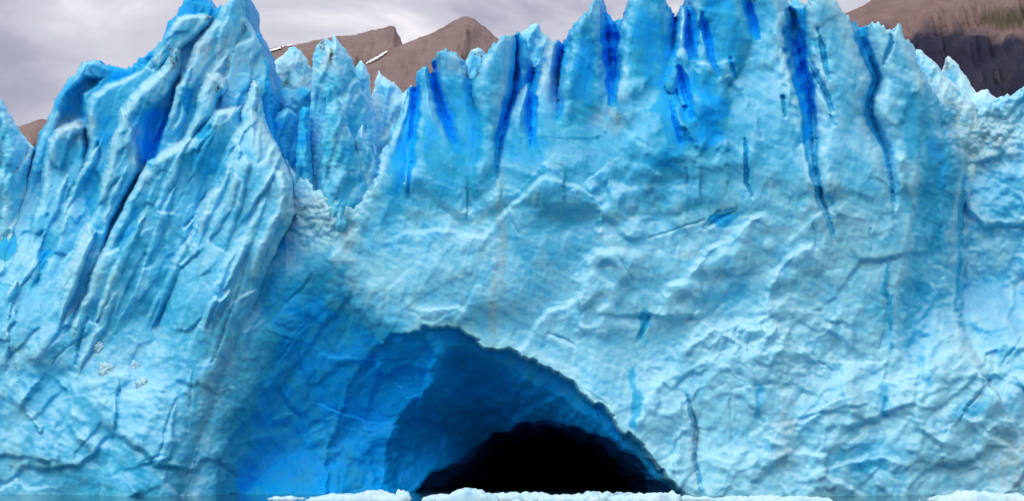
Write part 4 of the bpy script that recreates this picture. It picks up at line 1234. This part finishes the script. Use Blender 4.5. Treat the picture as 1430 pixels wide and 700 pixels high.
floe(424, 572, 682, 238, 9, 'long low domed blue ice floe off the left foot of the cave mouth', 301, [(0, 0.1), (0.15, 0.35), (0.3, 0.62), (0.45, 0.7), (0.62, 1.0), (0.75, 0.9), (0.88, 0.5), (1, 0.3)])
floe(548, 578, 680, 241, 2.2, 'small upright lump of clear ice behind the domed floe', 311, [(0, 0.5), (0.15, 1.0), (0.5, 0.95), (0.8, 0.6), (1, 0.4)])
floe(588, 700, 675, 236, 7, 'tallest peaked greyish white floe with a rough broken crest', 321, [(0, 0.2), (0.2, 0.45), (0.38, 0.55), (0.45, 0.8), (0.62, 1.0), (0.75, 0.85), (0.85, 0.45), (1, 0.3)], dirt=0.12)
floe(672, 772, 684, 243, 6, 'flat white ice slab drifting across the cave mouth', 331, [(0, 0.6), (0.3, 0.85), (0.6, 1.0), (1, 0.7)])
floe(745, 842, 686, 236, 7, 'low broken floe beside the grit speckled one', 341, [(0, 0.4), (0.2, 0.9), (0.5, 0.75), (0.75, 1.0), (1, 0.6)])
floe(806, 902, 684, 241, 6, 'grey floe speckled with brown grit inside the cave mouth', 351, [(0, 0.7), (0.2, 1.0), (0.6, 0.9), (1, 0.7)], dirt=0.7)
floe(846, 952, 683, 236, 7, 'smooth rounded white floe at the right edge of the cave', 361, [(0, 0.3), (0.25, 0.6), (0.5, 0.75), (0.75, 1.0), (0.92, 0.95), (1, 0.6)])
floe(990, 1165, 691, 236, 8, 'long flat floe below the cracked pillar of the arch', 371, [(0, 0.5), (0.2, 0.75), (0.4, 1.0), (0.7, 0.9), (1, 0.4)])
floe(1296, 1432, 681, 235, 8, 'stepped white floe under the rubble mass, with a raised hump', 381, [(0, 0.3), (0.15, 0.45), (0.26, 0.55), (0.3, 1.0), (0.5, 0.9), (0.75, 0.7), (0.88, 0.75), (1, 0.4)])
floe(940, 1000, 690, 240, 3, 'little ice lump wedged at the foot of the arch pillar', 391, [(0, 0.4), (0.4, 1.0), (0.7, 0.6), (1, 0.5)])
floe(368, 432, 692, 241, 4, 'thin flat floe in the shaded water under the hollow', 401, [(0, 0.5), (0.5, 1.0), (1, 0.5)])


for k in range(15):
    uu = rng.choice([rng.uniform(430, 950), rng.uniform(560, 950), rng.uniform(1010, 1430), rng.uniform(690, 800)])
    ww = rng.uniform(9, 30)
    yy = rng.uniform(232, 246)
    base = V_H + CAM_H * F / yy
    where = [w for lim, w in ((590, 'beside the long domed blue floe'), (690, 'beside the tallest peaked floe'), (790, 'by the flat slab across the cave mouth'),
                              (960, 'near the grit speckled floe'), (1200, 'along the long flat floe'), (9999, 'by the stepped floe under the rubble mass')) if uu < lim][0]
    o = floe(uu, uu + ww, base - rng.uniform(4, 10), yy, rng.uniform(1.2, 2.6), ('tiny' if ww < 17 else 'small broad') + ' broken lump of brash ice ' + where, 500 + 11 * k,
             [(0, rng.uniform(0.2, 0.6)), (0.3, rng.uniform(0.6, 1.0)), (0.55, 1.0), (0.8, rng.uniform(0.5, 0.9)), (1, 0.3)], dirt=0.2 * rng.rand())
    o['group'] = 'brash ice at the cliff foot'


# ------------------------------------------------------------------ snow clumps stuck to the buttress
def clump(u, v, r, seed, label):
    i, j = int((v - V1[0]) / DU), int((u - U1[0]) / DU)
    Y = float(field[i, j])
    x, y, z = at(u, v, Y)
    R = r * Y / F
    nlat, nlon = 26, 34
    th = np.linspace(0.02, np.pi - 0.02, nlat)
    ph = np.linspace(0, 2 * np.pi, nlon, endpoint=False)
    T, Ph = np.meshgrid(th, ph, indexing='ij')
    dx, dy, dz = np.sin(T) * np.cos(Ph), np.sin(T) * np.sin(Ph), np.cos(T)
    w1, _, _ = worley(dx * 2.4 + dy * 1.3 + seed, dz * 2.4 + dy * 1.7, seed)
    rr_ = R * (1.1 - 0.6 * w1 ** 1.2 + 0.5 * fbm(dx * 1.6 + seed, dz * 1.6 + dy * 1.6, seed, 4, 0.6))
    pts = np.stack([dx * rr_ * 1.1, dy * rr_ * 0.5, dz * rr_ * 1.1], -1).reshape(-1, 3)
    ii = np.arange(nlat * nlon).reshape(nlat, nlon)
    a = ii[:-1]
    b = np.roll(ii, -1, 1)[:-1]
    c_ = np.roll(ii, -1, 1)[1:]
    d_ = ii[1:]
    fc = np.stack([a, d_, c_, b], -1).reshape(-1, 4)
    o = mesh_object('snow_clump', pts, fc, M['frost'], None)
    o.location = (x, y - 0.1 * R, z)
    tag(o, label, 'snow clump', 'snow clumps on the lower buttress')


clump(148, 518, 10, 5, 'largest rough white snow clump stuck on the lower buttress')
clump(138, 486, 7, 9, 'faint flat snow clump above the largest one on the buttress')
clump(188, 511, 6, 13, 'small round snow clump beside the largest one on the buttress')
clump(200, 537, 8, 21, 'tall narrow snow clump lowest on the buttress face')
